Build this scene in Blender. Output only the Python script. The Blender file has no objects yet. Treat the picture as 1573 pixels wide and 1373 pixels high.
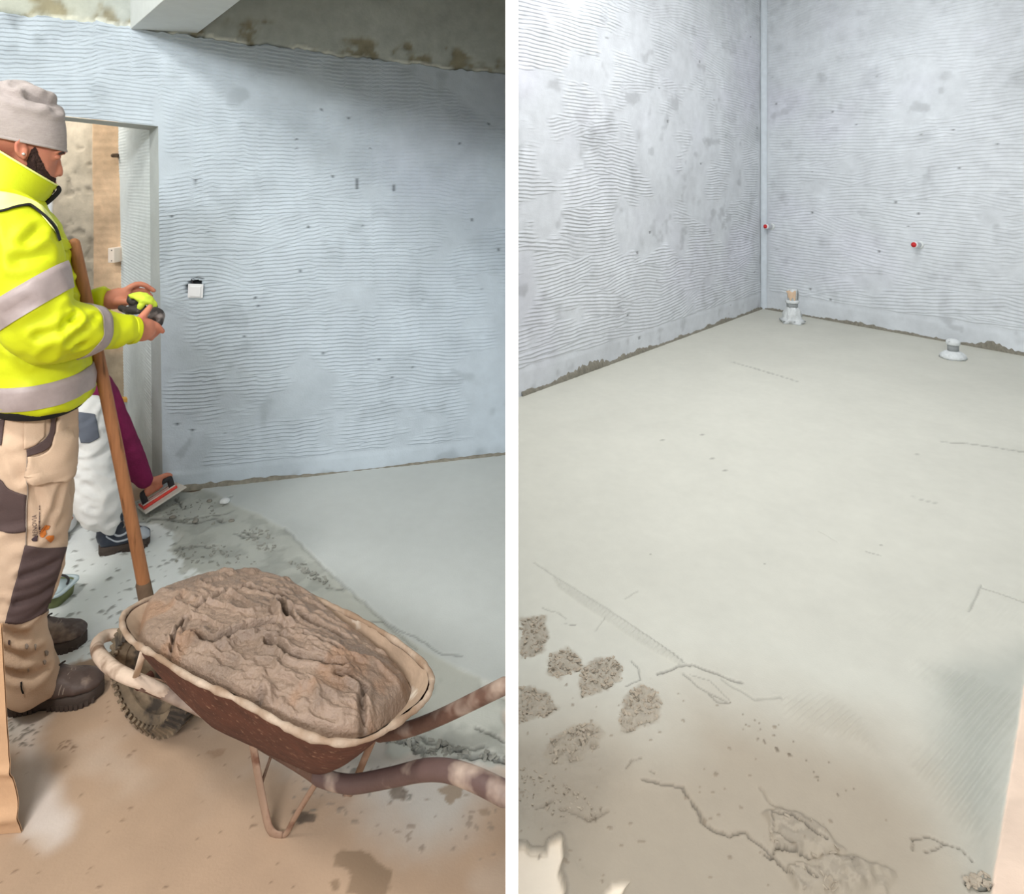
import bpy, bmesh, math, random
import numpy as np
from mathutils import Vector, Matrix
from mathutils.bvhtree import BVHTree

# ------------------------------------------------------------------ camera, world, lamps, exposure
SC = bpy.context.scene
COL = SC.collection
H, HZ, F, CX = 1.45, 280.0, 1000.0, 786.5      # eye height, horizon row, focal length and centre column (1573x1373)
cam_data = bpy.data.cameras.new('camera')
cam = bpy.data.objects.new('camera', cam_data); COL.objects.link(cam)
cam_data.sensor_fit = 'HORIZONTAL'; cam_data.sensor_width = 36.0
cam_data.lens = F / 1573.0 * 36.0
cam_data.shift_y = -(686.5 - HZ) / 1573.0
cam_data.clip_start = 0.05
cam.location = (0, 0, H); cam.rotation_euler = (math.pi / 2, 0, 0)
SC.camera = cam

world = bpy.data.worlds.new('world'); SC.world = world; world.use_nodes = True
bg = world.node_tree.nodes['Background']
bg.inputs['Color'].default_value = (0.86, 0.93, 1.0, 1); bg.inputs['Strength'].default_value = 0.40

def area(name, loc, target, sx, sy, power, color):
    l = bpy.data.lights.new(name, 'AREA'); l.shape = 'RECTANGLE'; l.size = sx; l.size_y = sy
    l.energy = power; l.color = color
    o = bpy.data.objects.new(name, l); COL.objects.link(o)
    o.location = loc
    o.rotation_euler = (Vector(target) - Vector(loc)).to_track_quat('-Z', 'Y').to_euler()
    return o
area('work_light', (-0.7, -2.9, 3.3), (-0.9, 3.0, 0.75), 2.4, 0.4, 212, (0.98, 0.985, 1.0))
area('overhead_light', (-1.7, 0.35, 3.5), (-0.9, 1.3, 0.0), 0.45, 0.45, 60, (1.0, 0.97, 0.93))  # fill added above the left floor, barrow and man; throws the barrow shadow rightwards
area('overhead_light', (1.35, 3.5, 3.6), (1.4, 4.2, 0.0), 1.4, 1.4, 78, (0.985, 0.985, 1.0))
area('overhead_light', (2.75, 5.0, 3.6), (2.75, 5.4, 0.0), 0.3, 0.3, 17, (0.97, 0.98, 1.0))
area('overhead_light', (1.3, 1.2, 3.55), (1.4, 2.4, 0.0), 0.9, 0.9, 3, (1.0, 0.95, 0.88))
area('corridor_light', (-2.8, 3.35, 2.3), (-2.1, 3.7, 0.8), 0.5, 0.35, 17, (1.0, 0.95, 0.88))
SC.view_settings.view_transform = 'Standard'; SC.view_settings.look = 'None'
SC.view_settings.exposure = 0.0; SC.view_settings.gamma = 1.0
SC.view_settings.use_curve_mapping = False
try:
    SC.cycles.max_bounces = 6; SC.cycles.diffuse_bounces = 4
    SC.cycles.use_denoising = True
except Exception:
    pass

# ------------------------------------------------------------------ geometry from sight lines
def at(px, py, D):
    return np.array([(px - CX) / F * D, D, H - (py - HZ) / F * D])
def fl(px, py, z=0.0):
    return at(px, py, (H - z) * F / (py - HZ))
def fl2(pts, z=0.0):
    return np.array([fl(p[0], p[1], z)[:2] for p in pts])
class VPlane:
    """a vertical wall plane standing on the floor line A-B; (u, v) = metres along, metres up"""
    def __init__(s, A, B):
        s.A = np.array(A[:2], float); d = np.array(B[:2], float) - s.A
        s.L = np.linalg.norm(d); s.d = d / s.L; s.n = np.array([s.d[1], -s.d[0]])     # n points to the camera side
    def uv(s, px, py):
        k = (px - CX) / F
        t = (k * s.A[1] - s.A[0]) / (s.d[0] - k * s.d[1])
        D = s.A[1] + t * s.d[1]
        return t, H - (py - HZ) / F * D
    def p(s, u, v, off=0.0):
        return np.stack([s.A[0] + s.d[0] * u + s.n[0] * off, s.A[1] + s.d[1] * u + s.n[1] * off, v + 0 * u], -1)

# ------------------------------------------------------------------ numpy noise
def _hash(ix, iy, iz, seed):
    n = (ix.astype(np.int64) * 374761393 + iy.astype(np.int64) * 668265263 + iz.astype(np.int64) * 1440662683 + seed * 974711) & 0xffffffff
    n = ((n ^ (n >> 13)) * 1274126177) & 0xffffffff
    n = ((n ^ (n >> 16)) * 2246822519) & 0xffffffff
    return ((n ^ (n >> 15)) & 0xffff) / 65535.0
def noise2(x, y, seed=0):
    x = np.asarray(x, float); y = np.asarray(y, float)
    x, y = np.broadcast_arrays(x, y)
    ix = np.floor(x); iy = np.floor(y); fx = x - ix; fy = y - iy
    fx = fx * fx * (3 - 2 * fx); fy = fy * fy * (3 - 2 * fy); z = np.zeros_like(ix)
    a = _hash(ix, iy, z, seed); b = _hash(ix + 1, iy, z, seed); c = _hash(ix, iy + 1, z, seed); d = _hash(ix + 1, iy + 1, z, seed)
    return (a + (b - a) * fx) * (1 - fy) + (c + (d - c) * fx) * fy
def fbm2(x, y, seed=0, octv=4):
    r = 0; a = 0.5; t = 0
    for i in range(octv):
        r = r + a * noise2(np.asarray(x) * 2 ** i + 17.3 * i, np.asarray(y) * 2 ** i - 9.1 * i, seed + i); t += a; a *= 0.5
    return r / t
def noise3(P, seed=0):
    I = np.floor(P); f = P - I; f = f * f * (3 - 2 * f); r = 0
    for dx in (0, 1):
        for dy in (0, 1):
            for dz in (0, 1):
                w = (f[:, 0] if dx else 1 - f[:, 0]) * (f[:, 1] if dy else 1 - f[:, 1]) * (f[:, 2] if dz else 1 - f[:, 2])
                r = r + w * _hash(I[:, 0] + dx, I[:, 1] + dy, I[:, 2] + dz, seed)
    return r
def sstep(a, b, x):
    t = np.clip((x - a) / (b - a), 0, 1); return t * t * (3 - 2 * t)
def seg_dist(X, Y, pts, closed=False):
    best = np.full(np.shape(X), 1e9); pts = np.asarray(pts)
    n = len(pts) if closed else len(pts) - 1
    for i in range(n):
        a = pts[i]; b = pts[(i + 1) % len(pts)]; d = b - a; L2 = max(d @ d, 1e-12)
        t = np.clip(((X - a[0]) * d[0] + (Y - a[1]) * d[1]) / L2, 0, 1)
        best = np.minimum(best, (X - a[0] - t * d[0]) ** 2 + (Y - a[1] - t * d[1]) ** 2)
    return np.sqrt(best)
def inside(X, Y, pts):
    r = np.zeros(np.shape(X), bool); n = len(pts); j = n - 1
    for i in range(n):
        xi, yi = pts[i]; xj, yj = pts[j]
        if yi != yj:
            r ^= ((yi > Y) != (yj > Y)) & (X < (xj - xi) * (Y - yi) / (yj - yi) + xi)
        j = i
    return r
def signed(X, Y, pts):
    d = seg_dist(X, Y, pts, True); return np.where(inside(X, Y, pts), d, -d)

def lin(c):
    c = np.asarray(c, float) / 255.0
    return np.where(c <= 0.04045, c / 12.92, ((c + 0.055) / 1.055) ** 2.4)

# ------------------------------------------------------------------ materials
def mat(name, rgb=None, rough=0.8, var=0.18, scale=14.0, bump=0.25, bscale=90.0, metal=0.0, attr=None, stretch=(1, 1, 1), spots=None, spec=0.35, coat=0.0, sheen=0.0):
    m = bpy.data.materials.new(name); m.use_nodes = True
    nt = m.node_tree; N = nt.nodes; L = nt.links
    b = N['Principled BSDF']; b.inputs['Roughness'].default_value = rough; b.inputs['Metallic'].default_value = metal
    b.inputs['Specular IOR Level'].default_value = spec
    if coat: b.inputs['Coat Weight'].default_value = coat; b.inputs['Coat Roughness'].default_value = 0.25
    if sheen: b.inputs['Sheen Weight'].default_value = sheen
    tc = N.new('ShaderNodeTexCoord'); mp = N.new('ShaderNodeMapping'); mp.inputs['Scale'].default_value = stretch
    L.new(tc.outputs['Object'], mp.inputs['Vector'])
    nz = N.new('ShaderNodeTexNoise'); nz.inputs['Scale'].default_value = scale; nz.inputs['Detail'].default_value = 6; nz.inputs['Roughness'].default_value = 0.6
    L.new(mp.outputs['Vector'], nz.inputs['Vector'])
    mr = N.new('ShaderNodeMapRange'); mr.inputs['From Min'].default_value = 0.25; mr.inputs['From Max'].default_value = 0.75
    mr.inputs['To Min'].default_value = 1 - var; mr.inputs['To Max'].default_value = 1 + var
    L.new(nz.outputs['Fac'], mr.inputs['Value'])
    mx = N.new('ShaderNodeVectorMath'); mx.operation = 'SCALE'
    if attr:
        at_ = N.new('ShaderNodeAttribute'); at_.attribute_name = attr; L.new(at_.outputs['Color'], mx.inputs[0])
    else:
        mx.inputs[0].default_value = tuple(lin(rgb))
    L.new(mr.outputs['Result'], mx.inputs['Scale'])
    out = mx.outputs['Vector']
    for (c, sc, lo, hi) in (spots or []):
        n2 = N.new('ShaderNodeTexNoise'); n2.inputs['Scale'].default_value = sc; n2.inputs['Detail'].default_value = 4
        L.new(mp.outputs['Vector'], n2.inputs['Vector'])
        r2 = N.new('ShaderNodeMapRange'); r2.inputs['From Min'].default_value = lo; r2.inputs['From Max'].default_value = hi
        L.new(n2.outputs['Fac'], r2.inputs['Value'])
        mm = N.new('ShaderNodeMix'); mm.data_type = 'RGBA'
        L.new(r2.outputs['Result'], mm.inputs[0]); L.new(out, mm.inputs[6]); mm.inputs[7].default_value = tuple(lin(c)) + (1,)
        out = mm.outputs[2]
    L.new(out, b.inputs['Base Color'])
    if bump:
        n3 = N.new('ShaderNodeTexNoise'); n3.inputs['Scale'].default_value = bscale; n3.inputs['Detail'].default_value = 5
        L.new(mp.outputs['Vector'], n3.inputs['Vector'])
        bp = N.new('ShaderNodeBump'); bp.inputs['Strength'].default_value = bump; bp.inputs['Distance'].default_value = 0.004
        L.new(n3.outputs['Fac'], bp.inputs['Height']); L.new(bp.outputs['Normal'], b.inputs['Normal'])
    return m

# ------------------------------------------------------------------ object helpers
ROOT = {}          # object -> world matrix its children's coordinates are relative to
def tag(o, label=None, cat=None, group=None, kind=None):
    if label: o['label'] = label
    if cat: o['category'] = cat
    if group: o['group'] = group
    if kind: o['kind'] = kind
    return o
def thing(name, loc, label, cat, rotz=0.0, group=None):
    o = bpy.data.objects.new(name, None); COL.objects.link(o); o.empty_display_size = 0.1
    o.location = tuple(loc); o.rotation_euler = (0, 0, rotz)
    ROOT[o] = Matrix.Translation(Vector(tuple(loc))) @ Matrix.Rotation(rotz, 4, 'Z')
    return tag(o, label, cat, group)
def mesh_from(verts, faces):
    me = bpy.data.meshes.new('mesh')
    verts = np.asarray(verts, np.float64)
    me.from_pydata([tuple(v) for v in verts], [], [tuple(f) for f in faces]); me.update()
    return me
def put(name, me, m=None, parent=None, smooth=True, origin=None):
    """link a mesh given in world coordinates as one object"""
    me.name = name
    o = bpy.data.objects.new(name, me); COL.objects.link(o)
    if parent is not None:
        M = ROOT[parent]; me.transform(M.inverted()); o.parent = parent; ROOT[o] = M
    else:
        if origin is None:
            co = np.empty(len(me.vertices) * 3); me.vertices.foreach_get('co', co); co = co.reshape(-1, 3)
            origin = ((co[:, 0].min() + co[:, 0].max()) / 2, (co[:, 1].min() + co[:, 1].max()) / 2, co[:, 2].min())
        M = Matrix.Translation(Vector(tuple(origin))); me.transform(M.inverted()); o.location = tuple(origin); ROOT[o] = M
    if m is not None: me.materials.append(m)
    if smooth: me.polygons.foreach_set('use_smooth', np.ones(len(me.polygons), bool))
    me.update()
    return o
def obj(name, verts, faces, m=None, parent=None, smooth=True, origin=None):
    return put(name, mesh_from(verts, faces), m, parent, smooth, origin)
def join(parts):
    V = []; Fc = []; k = 0
    for v, f in parts:
        V.append(np.asarray(v, float)); Fc += [tuple(i + k for i in q) for q in f]; k += len(v)
    return np.concatenate(V), Fc
def grid_mesh(P, col=None):
    """P (rows, cols, 3) -> mesh with optional colour attribute"""
    r, c = P.shape[:2]
    idx = np.arange(r * c).reshape(r, c)
    q = np.stack([idx[:-1, :-1], idx[:-1, 1:], idx[1:, 1:], idx[1:, :-1]], -1).reshape(-1, 4)
    return P.reshape(-1, 3), q, None if col is None else col.reshape(-1, 3)
def big_mesh(grids, colname='tint'):
    V = np.concatenate([g[0] for g in grids]); q = []; k = 0
    for g in grids:
        q.append(np.asarray(g[1]) + k); k += len(g[0])
    q = np.concatenate(q)
    me = bpy.data.meshes.new('mesh')
    me.vertices.add(len(V)); me.vertices.foreach_set('co', V.astype(np.float32).ravel())
    me.loops.add(q.size); me.loops.foreach_set('vertex_index', q.astype(np.int32).ravel())
    me.polygons.add(len(q)); me.polygons.foreach_set('loop_start', (np.arange(len(q)) * 4).astype(np.int32))
    me.polygons.foreach_set('loop_total', np.full(len(q), 4, np.int32))
    me.update(calc_edges=True)
    if grids[0][2] is not None:
        C = np.concatenate([g[2] for g in grids]); a = me.color_attributes.new(colname, 'FLOAT_COLOR', 'POINT')
        a.data.foreach_set('color', np.concatenate([C, np.ones((len(C), 1))], 1).astype(np.float32).ravel())
    return me
def box(c, s, R=None):
    v = np.array([[x, y, z] for x in (-1, 1) for y in (-1, 1) for z in (-1, 1)], float) * np.asarray(s, float) / 2
    if R is not None: v = v @ np.asarray(R).T
    f = [(0, 1, 3, 2), (4, 6, 7, 5), (0, 4, 5, 1), (2, 3, 7, 6), (0, 2, 6, 4), (1, 5, 7, 3)]
    return v + np.asarray(c, float), f
def bevel_me(vf, w=0.003, seg=2):
    bm = bmesh.new(); vs = [bm.verts.new(tuple(p)) for p in vf[0]]
    for f in vf[1]: bm.faces.new([vs[i] for i in f])
    bmesh.ops.recalc_face_normals(bm, faces=bm.faces)
    bmesh.ops.bevel(bm, geom=list(bm.edges), offset=w, segments=seg, affect='EDGES', profile=0.6)
    me = bpy.data.meshes.new('mesh'); bm.to_mesh(me); bm.free(); return me
def prism(poly, off):
    """closed prism: polygon (n,3) extruded by the vector off"""
    poly = np.asarray(poly, float); n = len(poly)
    v = np.concatenate([poly, poly + np.asarray(off, float)])
    f = [tuple(range(n)), tuple(range(2 * n - 1, n - 1, -1))] + [(i, i + n, (i + 1) % n + n, (i + 1) % n) for i in range(n)]
    return v, f
def resample(pts, n, smooth=True):
    pts = np.asarray(pts, float)
    if smooth and len(pts) > 2:
        out = []
        for i in range(len(pts) - 1):
            p0 = pts[max(i - 1, 0)]; p1 = pts[i]; p2 = pts[i + 1]; p3 = pts[min(i + 2, len(pts) - 1)]
            for t in np.linspace(0, 1, 12, endpoint=False):
                out.append(0.5 * (2 * p1 + (p2 - p0) * t + (2 * p0 - 5 * p1 + 4 * p2 - p3) * t * t + (3 * p1 - p0 - 3 * p2 + p3) * t ** 3))
        pts = np.array(out + [pts[-1]])
    d = np.r_[0, np.cumsum(np.linalg.norm(np.diff(pts[:, :3], axis=0), axis=1))]
    s = np.linspace(0, d[-1], n)
    return np.stack([np.interp(s, d, pts[:, k]) for k in range(pts.shape[1])], -1)
def tube(pts, rad, n=16, cap=True, ref=(0, 0, 1), steps=None, roundcap=3):
    """closed tube along pts; rad = number, or per point r or (r_side, r_ref)"""
    pts = np.asarray(pts, float)
    rad = np.asarray(rad, float)
    if rad.ndim == 0: rad = np.full(len(pts), float(rad))
    if rad.ndim == 1: rad = np.stack([rad, rad], -1)
    if steps:
        q = resample(np.concatenate([pts, rad], 1), steps); pts, rad = q[:, :3], q[:, 3:]
    T = np.gradient(pts, axis=0); T /= np.linalg.norm(T, axis=1)[:, None] + 1e-12
    ref = np.asarray(ref, float)
    rings = []; A = np.linspace(0, 2 * math.pi, n, endpoint=False)
    prev = None
    def frame(t, prev):
        r = ref if prev is None else prev
        b = r - t * (r @ t)
        if np.linalg.norm(b) < 0.15: b = np.array([1.0, 0.2, 0.1]); b = b - t * (b @ t)
        b /= np.linalg.norm(b); return np.cross(b, t), b
    st = []
    for i in range(len(pts)):
        a_, b_ = frame(T[i], prev); prev = b_
        st.append((pts[i], a_, b_, rad[i]))
    if cap and roundcap:
        p, a_, b_, r = st[0]; k = min(r)
        pre = [(p - T[0] * k * math.sin(x), a_, b_, r * math.cos(x)) for x in np.linspace(math.pi / 2 * 0.96, 0, roundcap, endpoint=False)]
        p, a_, b_, r = st[-1]; k = min(r)
        post = [(p + T[-1] * k * math.sin(x), a_, b_, r * math.cos(x)) for x in np.linspace(0, math.pi / 2 * 0.96, roundcap + 1)[1:]]
        st = pre + st + post
    for p, a_, b_, r in st:
        rings.append(p + np.cos(A)[:, None] * a_ * r[0] + np.sin(A)[:, None] * b_ * r[1])
    return loft(rings, cap)
def loft(rings, cap=True, closed=True):
    n = len(rings[0]); V = np.concatenate(rings); f = []
    for i in range(len(rings) - 1):
        for j in range(n if closed else n - 1):
            f.append((i * n + j, i * n + (j + 1) % n, (i + 1) * n + (j + 1) % n, (i + 1) * n + j))
    if cap:
        f.append(tuple(range(n))[::-1]); f.append(tuple((len(rings) - 1) * n + j for j in range(n)))
    return V, f
def ell(c, r, R=None, n=16, m=10):
    rings = []; A = np.linspace(0, 2 * math.pi, n, endpoint=False)
    for t in np.linspace(-math.pi / 2 * 0.97, math.pi / 2 * 0.97, m):
        rings.append(np.stack([np.cos(A) * math.cos(t), np.sin(A) * math.cos(t), np.full(n, math.sin(t))], -1))
    v, f = loft(rings); v = v * np.asarray(r, float)
    if R is not None: v = v @ np.asarray(R).T
    return v + np.asarray(c, float), f
def lathe(c, prof, n=24, R=None):
    A = np.linspace(0, 2 * math.pi, n, endpoint=False)
    v, f = loft([np.stack([np.cos(A) * r, np.sin(A) * r, np.full(n, z)], -1) for r, z in prof])
    if R is not None: v = v @ np.asarray(R).T
    return v + np.asarray(c, float), f
def rotz(a):
    c, s = math.cos(a), math.sin(a); return np.array([[c, -s, 0], [s, c, 0], [0, 0, 1]])
def frame_to(z, x=(1, 0, 0)):
    z = np.asarray(z, float) / np.linalg.norm(z); x = np.asarray(x, float); x = x - z * (x @ z)
    x /= np.linalg.norm(x); return np.stack([x, np.cross(z, x), z], 1)
def remesh(parts, voxel, smooth=4, wr=None):
    """union of overlapping closed shapes as one continuous skin; wr = (amp, freq, seed) wrinkles"""
    V, f = join(parts); me = mesh_from(V, f)
    o = bpy.data.objects.new('tmp', me); COL.objects.link(o)
    r = o.modifiers.new('r', 'REMESH'); r.mode = 'VOXEL'; r.voxel_size = voxel
    s = o.modifiers.new('s', 'SMOOTH'); s.iterations = smooth; s.factor = 0.5
    dg = bpy.context.evaluated_depsgraph_get(); ev = o.evaluated_get(dg)
    out = bpy.data.meshes.new_from_object(ev)
    bpy.data.objects.remove(o); bpy.data.meshes.remove(me)
    if wr is not None:
        n = len(out.vertices); co = np.empty(n * 3); out.vertices.foreach_get('co', co); co = co.reshape(-1, 3)
        no = np.empty(n * 3); out.vertex_normals.foreach_get('vector', no); no = no.reshape(-1, 3)
        co = co + no * wr(co)[:, None]; out.vertices.foreach_set('co', co.ravel()); out.update()
    return out
def bvh_of(me):
    return BVHTree.FromPolygons([tuple(v.co) for v in me.vertices], [tuple(p.vertices) for p in me.polygons])
EYE = Vector((0, 0, H))
def patch(bvh, edgeA, edgeB, off=0.003, n=10, m=12, thick=0.002, wob=0.0):
    """a piece of cloth lying on a surface, between two edges; edges are sight points that are carried onto the surface"""
    A = resample(np.asarray(edgeA, float), m, len(edgeA) > 2); B = resample(np.asarray(edgeB, float), m, len(edgeB) > 2)
    P = np.full((n, m, 3), np.nan); Nn = np.zeros((n, m, 3))
    for i in range(n):
        for j in range(m):
            q = A[j] + (B[j] - A[j]) * i / (n - 1)
            d = Vector(tuple(at(q[0], q[1], 1.0))) - EYE; d.normalize()
            h = bvh.ray_cast(EYE, d)
            if h[0] is not None: P[i, j] = h[0]; Nn[i, j] = h[1]
    ok = ~np.isnan(P[:, :, 0])
    idx = {}; V = []; f = []
    for s_, o_ in ((0, off), (1, off - thick)):
        for i in range(n):
            for j in range(m):
                if ok[i, j]: idx[(s_, i, j)] = len(V); V.append(P[i, j] + Nn[i, j] * o_)
    cells = [(i, j) for i in range(n - 1) for j in range(m - 1) if ok[i, j] and ok[i + 1, j] and ok[i, j + 1] and ok[i + 1, j + 1]]
    cs = set(cells)
    for i, j in cells:
        a, b, c, d = (i, j), (i, j + 1), (i + 1, j + 1), (i + 1, j)
        f.append(tuple(idx[(0,) + k] for k in (a, b, c, d))); f.append(tuple(idx[(1,) + k] for k in (d, c, b, a)))
        for (k1, k2, nb) in ((a, b, (i - 1, j)), (b, c, (i, j + 1)), (c, d, (i + 1, j)), (d, a, (i, j - 1))):
            if nb not in cs: f.append((idx[(0,) + k2], idx[(0,) + k1], idx[(1,) + k1], idx[(1,) + k2]))
    return np.array(V), f
def ring_band(bvh, c0, c1, off=0.003, n=40, rmax=0.3, rows=4, ref=(0, 0, 1), skew=0.0):
    """a band wrapped right round a limb or body between the ring planes at c0 and c1"""
    c0 = np.asarray(c0, float); c1 = np.asarray(c1, float); t = (c1 - c0) / np.linalg.norm(c1 - c0)
    b = np.asarray(ref, float); b = b - t * (b @ t); b /= np.linalg.norm(b); a = np.cross(b, t)
    rings = []
    A = np.linspace(0, 2 * math.pi, n, endpoint=False)
    outer = []; inner = []
    for k in np.linspace(0, 1, rows):
        c = c0 + (c1 - c0) * k; ro = []; ri = []; last = 0.06
        for x in A:
            d = a * math.cos(x) + b * math.sin(x)
            h = bvh.ray_cast(Vector(tuple(c)), Vector(tuple(d)), rmax)
            r = h[3] if h[0] is not None else last
            last = r
            ro.append(c + d * (r + off)); ri.append(c + d * (r - 0.002))
        outer.append(np.array(ro)); inner.append(np.array(ri))
    rings = outer + inner[::-1] + [outer[0]]
    V, f = loft(rings, cap=False)
    return V, f
# ------------------------------------------------------------------ the setting: two rooms side by side, parted by an added thin white board
M_wall = mat('combed_adhesive', attr='tint', rough=0.85, var=0.09, scale=9, bump=0.25, bscale=120)
M_slab = mat('bare_concrete', attr='tint', rough=0.9, var=0.14, scale=16, bump=0.35, bscale=60)
M_floor = mat('screed', attr='tint', rough=0.6, var=0.03, scale=18, bump=0.15, bscale=160, spec=0.3)
M_white = mat('white_board', (252, 252, 252), rough=0.6, var=0.01, bump=0.0)
M_paint = mat('white_paint', (205, 210, 208), rough=0.7, var=0.05, bump=0.1)
M_ceil = mat('ceiling_plaster', (205, 208, 205), rough=0.9, var=0.06, bump=0.2)
M_reveal = mat('reveal_plaster', (186, 192, 190), rough=0.85, var=0.08, scale=8, bump=0.3)
M_mint = mat('pale_plaster', attr='tint', rough=0.85, var=0.07, bump=0.3)
M_crust = mat('damp_mortar', (128, 124, 112), rough=0.9, var=0.3, scale=40, bump=0.6, bscale=120)

WL = VPlane(fl(260, 757), fl(777, 700))
RL = VPlane(fl(797, 612), fl(1171, 475))
RR = VPlane(fl(1171, 475), fl(1573, 548))

def saw(s):
    return np.where(s < 0.16, s / 0.16, 1 - ((s - 0.16) / 0.84) ** 0.8)
def combed(U, Vv, pitch, amp, seed, dens, u0, u1, v0, v1, nst, extra=()):
    """height of adhesive combed with a notched trowel, stroke over stroke"""
    rs = np.random.RandomState(seed)
    h = np.zeros_like(U); k_ = 0.018 / pitch; wob = 0.5 * pitch * (fbm2(U * 4.5 * k_, Vv * 5 * k_, seed + 9, 3) - .5) * 1.7 + 0.35 * pitch * (noise2(U * 22 * k_, Vv * 9, seed + 5) - .5)
    h = (saw(np.mod((Vv + wob * 1.3) / pitch, 1.0)))
    st = []
    for _ in range(nst):
        st.append((rs.uniform(u0, u1), rs.uniform(v0, v1), rs.uniform(0.16, 0.5) * pitch / 0.018, rs.uniform(0.05, 0.15) * pitch / 0.018,
                   rs.normal(0, 0.06), rs.normal(0, 0.15), rs.uniform(0, 1), rs.uniform(0.75, 1.15)))
    for (uc, vc, hu, hv, sl, cu, ph, am) in st + list(extra):
        u = U - uc; v = Vv - vc - sl * u - cu * u * u
        e = hu * (1 + 0.22 * (noise2(v * 30 / (pitch / 0.018), u * 0 + uc * 31, seed + 3) - .5) * 2)
        m = (np.abs(u) < e) & (np.abs(v) < hv)
        h[m] = (saw(np.mod((v + wob) / pitch + ph, 1.0)) * am)[m]
    tex = fbm2(U * 3.1 + 7, Vv * 4.3, seed + 21, 5)
    flat = sstep(0.0, 0.22, dens(U, Vv) + (tex - 0.5) * 2.7)
    break_ = sstep(0.12, 0.3, fbm2(U * 26, Vv * 40, seed + 33, 2))
    rough = (fbm2(U * 12, Vv * 12, seed + 40, 4) - .5) * 0.006
    return h * amp * flat * (0.35 + 0.65 * break_) + rough, flat

def wall_tint(U, Vv, flat, base, seed, dark=0.12, hue=(1, 1, 1)):
    n1 = fbm2(U * 1.6, Vv * 1.6, seed, 4); n2 = fbm2(U * 5.5, Vv * 4, seed + 8, 4)
    k = 1 + (n1 - .5) * 0.22 + (n2 - .5) * 0.16
    blot = sstep(0.66, 0.80, fbm2(U * 7 + 3, Vv * 7, seed + 13, 3)) * 0.20 * (1 - flat * 0.5)
    k = k - blot
    c = lin(base)[None, None, :] * k[..., None]
    lil = sstep(0.5, 0.8, fbm2(U * 1.1 + 9, Vv * 1.3, seed + 17, 3))[..., None]
    c = c * (1 + lil * (np.array([1.015, 0.995, 1.03]) - 1))
    return c

def pits(U, Vv, h, c, n, seed, u0, u1, v0, v1, size):
    rs = np.random.RandomState(seed)
    for _ in range(n):
        uc, vc, r = rs.uniform(u0, u1), rs.uniform(v0, v1), size * rs.uniform(0.5, 1.5)
        d = np.hypot((U - uc) / rs.uniform(0.6, 1.0), Vv - vc) / r
        m = sstep(1.2, 0.6, d); h -= 0.006 * m; c *= (1 - 0.6 * m)[..., None]

# ---- left room: back wall with the doorway -------------------------------------------------------------
rag_u, rag_v = [], []
for q in ((-60, 14), (0, 20), (60, 25), (120, 32), (195, 40), (203, 44), (297, 57), (360, 66), (420, 72), (520, 86), (640, 99), (777, 115), (800, 118)):
    u, v = WL.uv(*q); rag_u.append(u); rag_v.append(v)
def top_of(u):
    return np.interp(u, rag_u, rag_v) + 0.022 * (fbm2(u * 14, u * 0 + 3, 5, 4) - .5) + 0.012 * (noise2(u * 60, u * 0, 8) - .5)
jb = WL.uv(250, 750); jt = WL.uv(243, 194)
hd_u = [WL.uv(-60, 165)[0], WL.uv(97, 178)[0], WL.uv(243, 194)[0]]; hd_v = [WL.uv(-60, 165)[1], WL.uv(97, 178)[1], WL.uv(243, 194)[1]]
def header(u): return np.interp(u, hd_u, hd_v)
def ujamb(v): return jb[0] + (jt[0] - jb[0]) * np.clip(v / jt[1], 0, 1)
u_left = WL.uv(28, 400)[0]; u_out = WL.uv(-70, 400)[0]; u_end = WL.L + 0.012
def dens_left(U, Vv):
    px = (U - jt[0]) / (u_end - jt[0])
    d = 0.30 + 0.55 * sstep(0.75, 1.25, Vv) * (1 - sstep(0.55, 0.95, px)) - 0.28 * sstep(0.45, 1, px) * sstep(0.5, 1.0, Vv)
    d = d - 0.40 * np.exp(-((px - 0.52) / 0.2) ** 2 - ((Vv - 0.92) / 0.16) ** 2)
    d = d - 0.55 * sstep(0.05, 0.0, U - ujamb(Vv)) * (U > ujamb(Vv) - .02)
    d = d - 0.45 * sstep(1.72, 1.95, Vv) * sstep(0.05, 0.25, px)
    return d - 2.0 * sstep(0.115, 0.075, Vv)
box_uv = WL.uv(301, 444)
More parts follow.
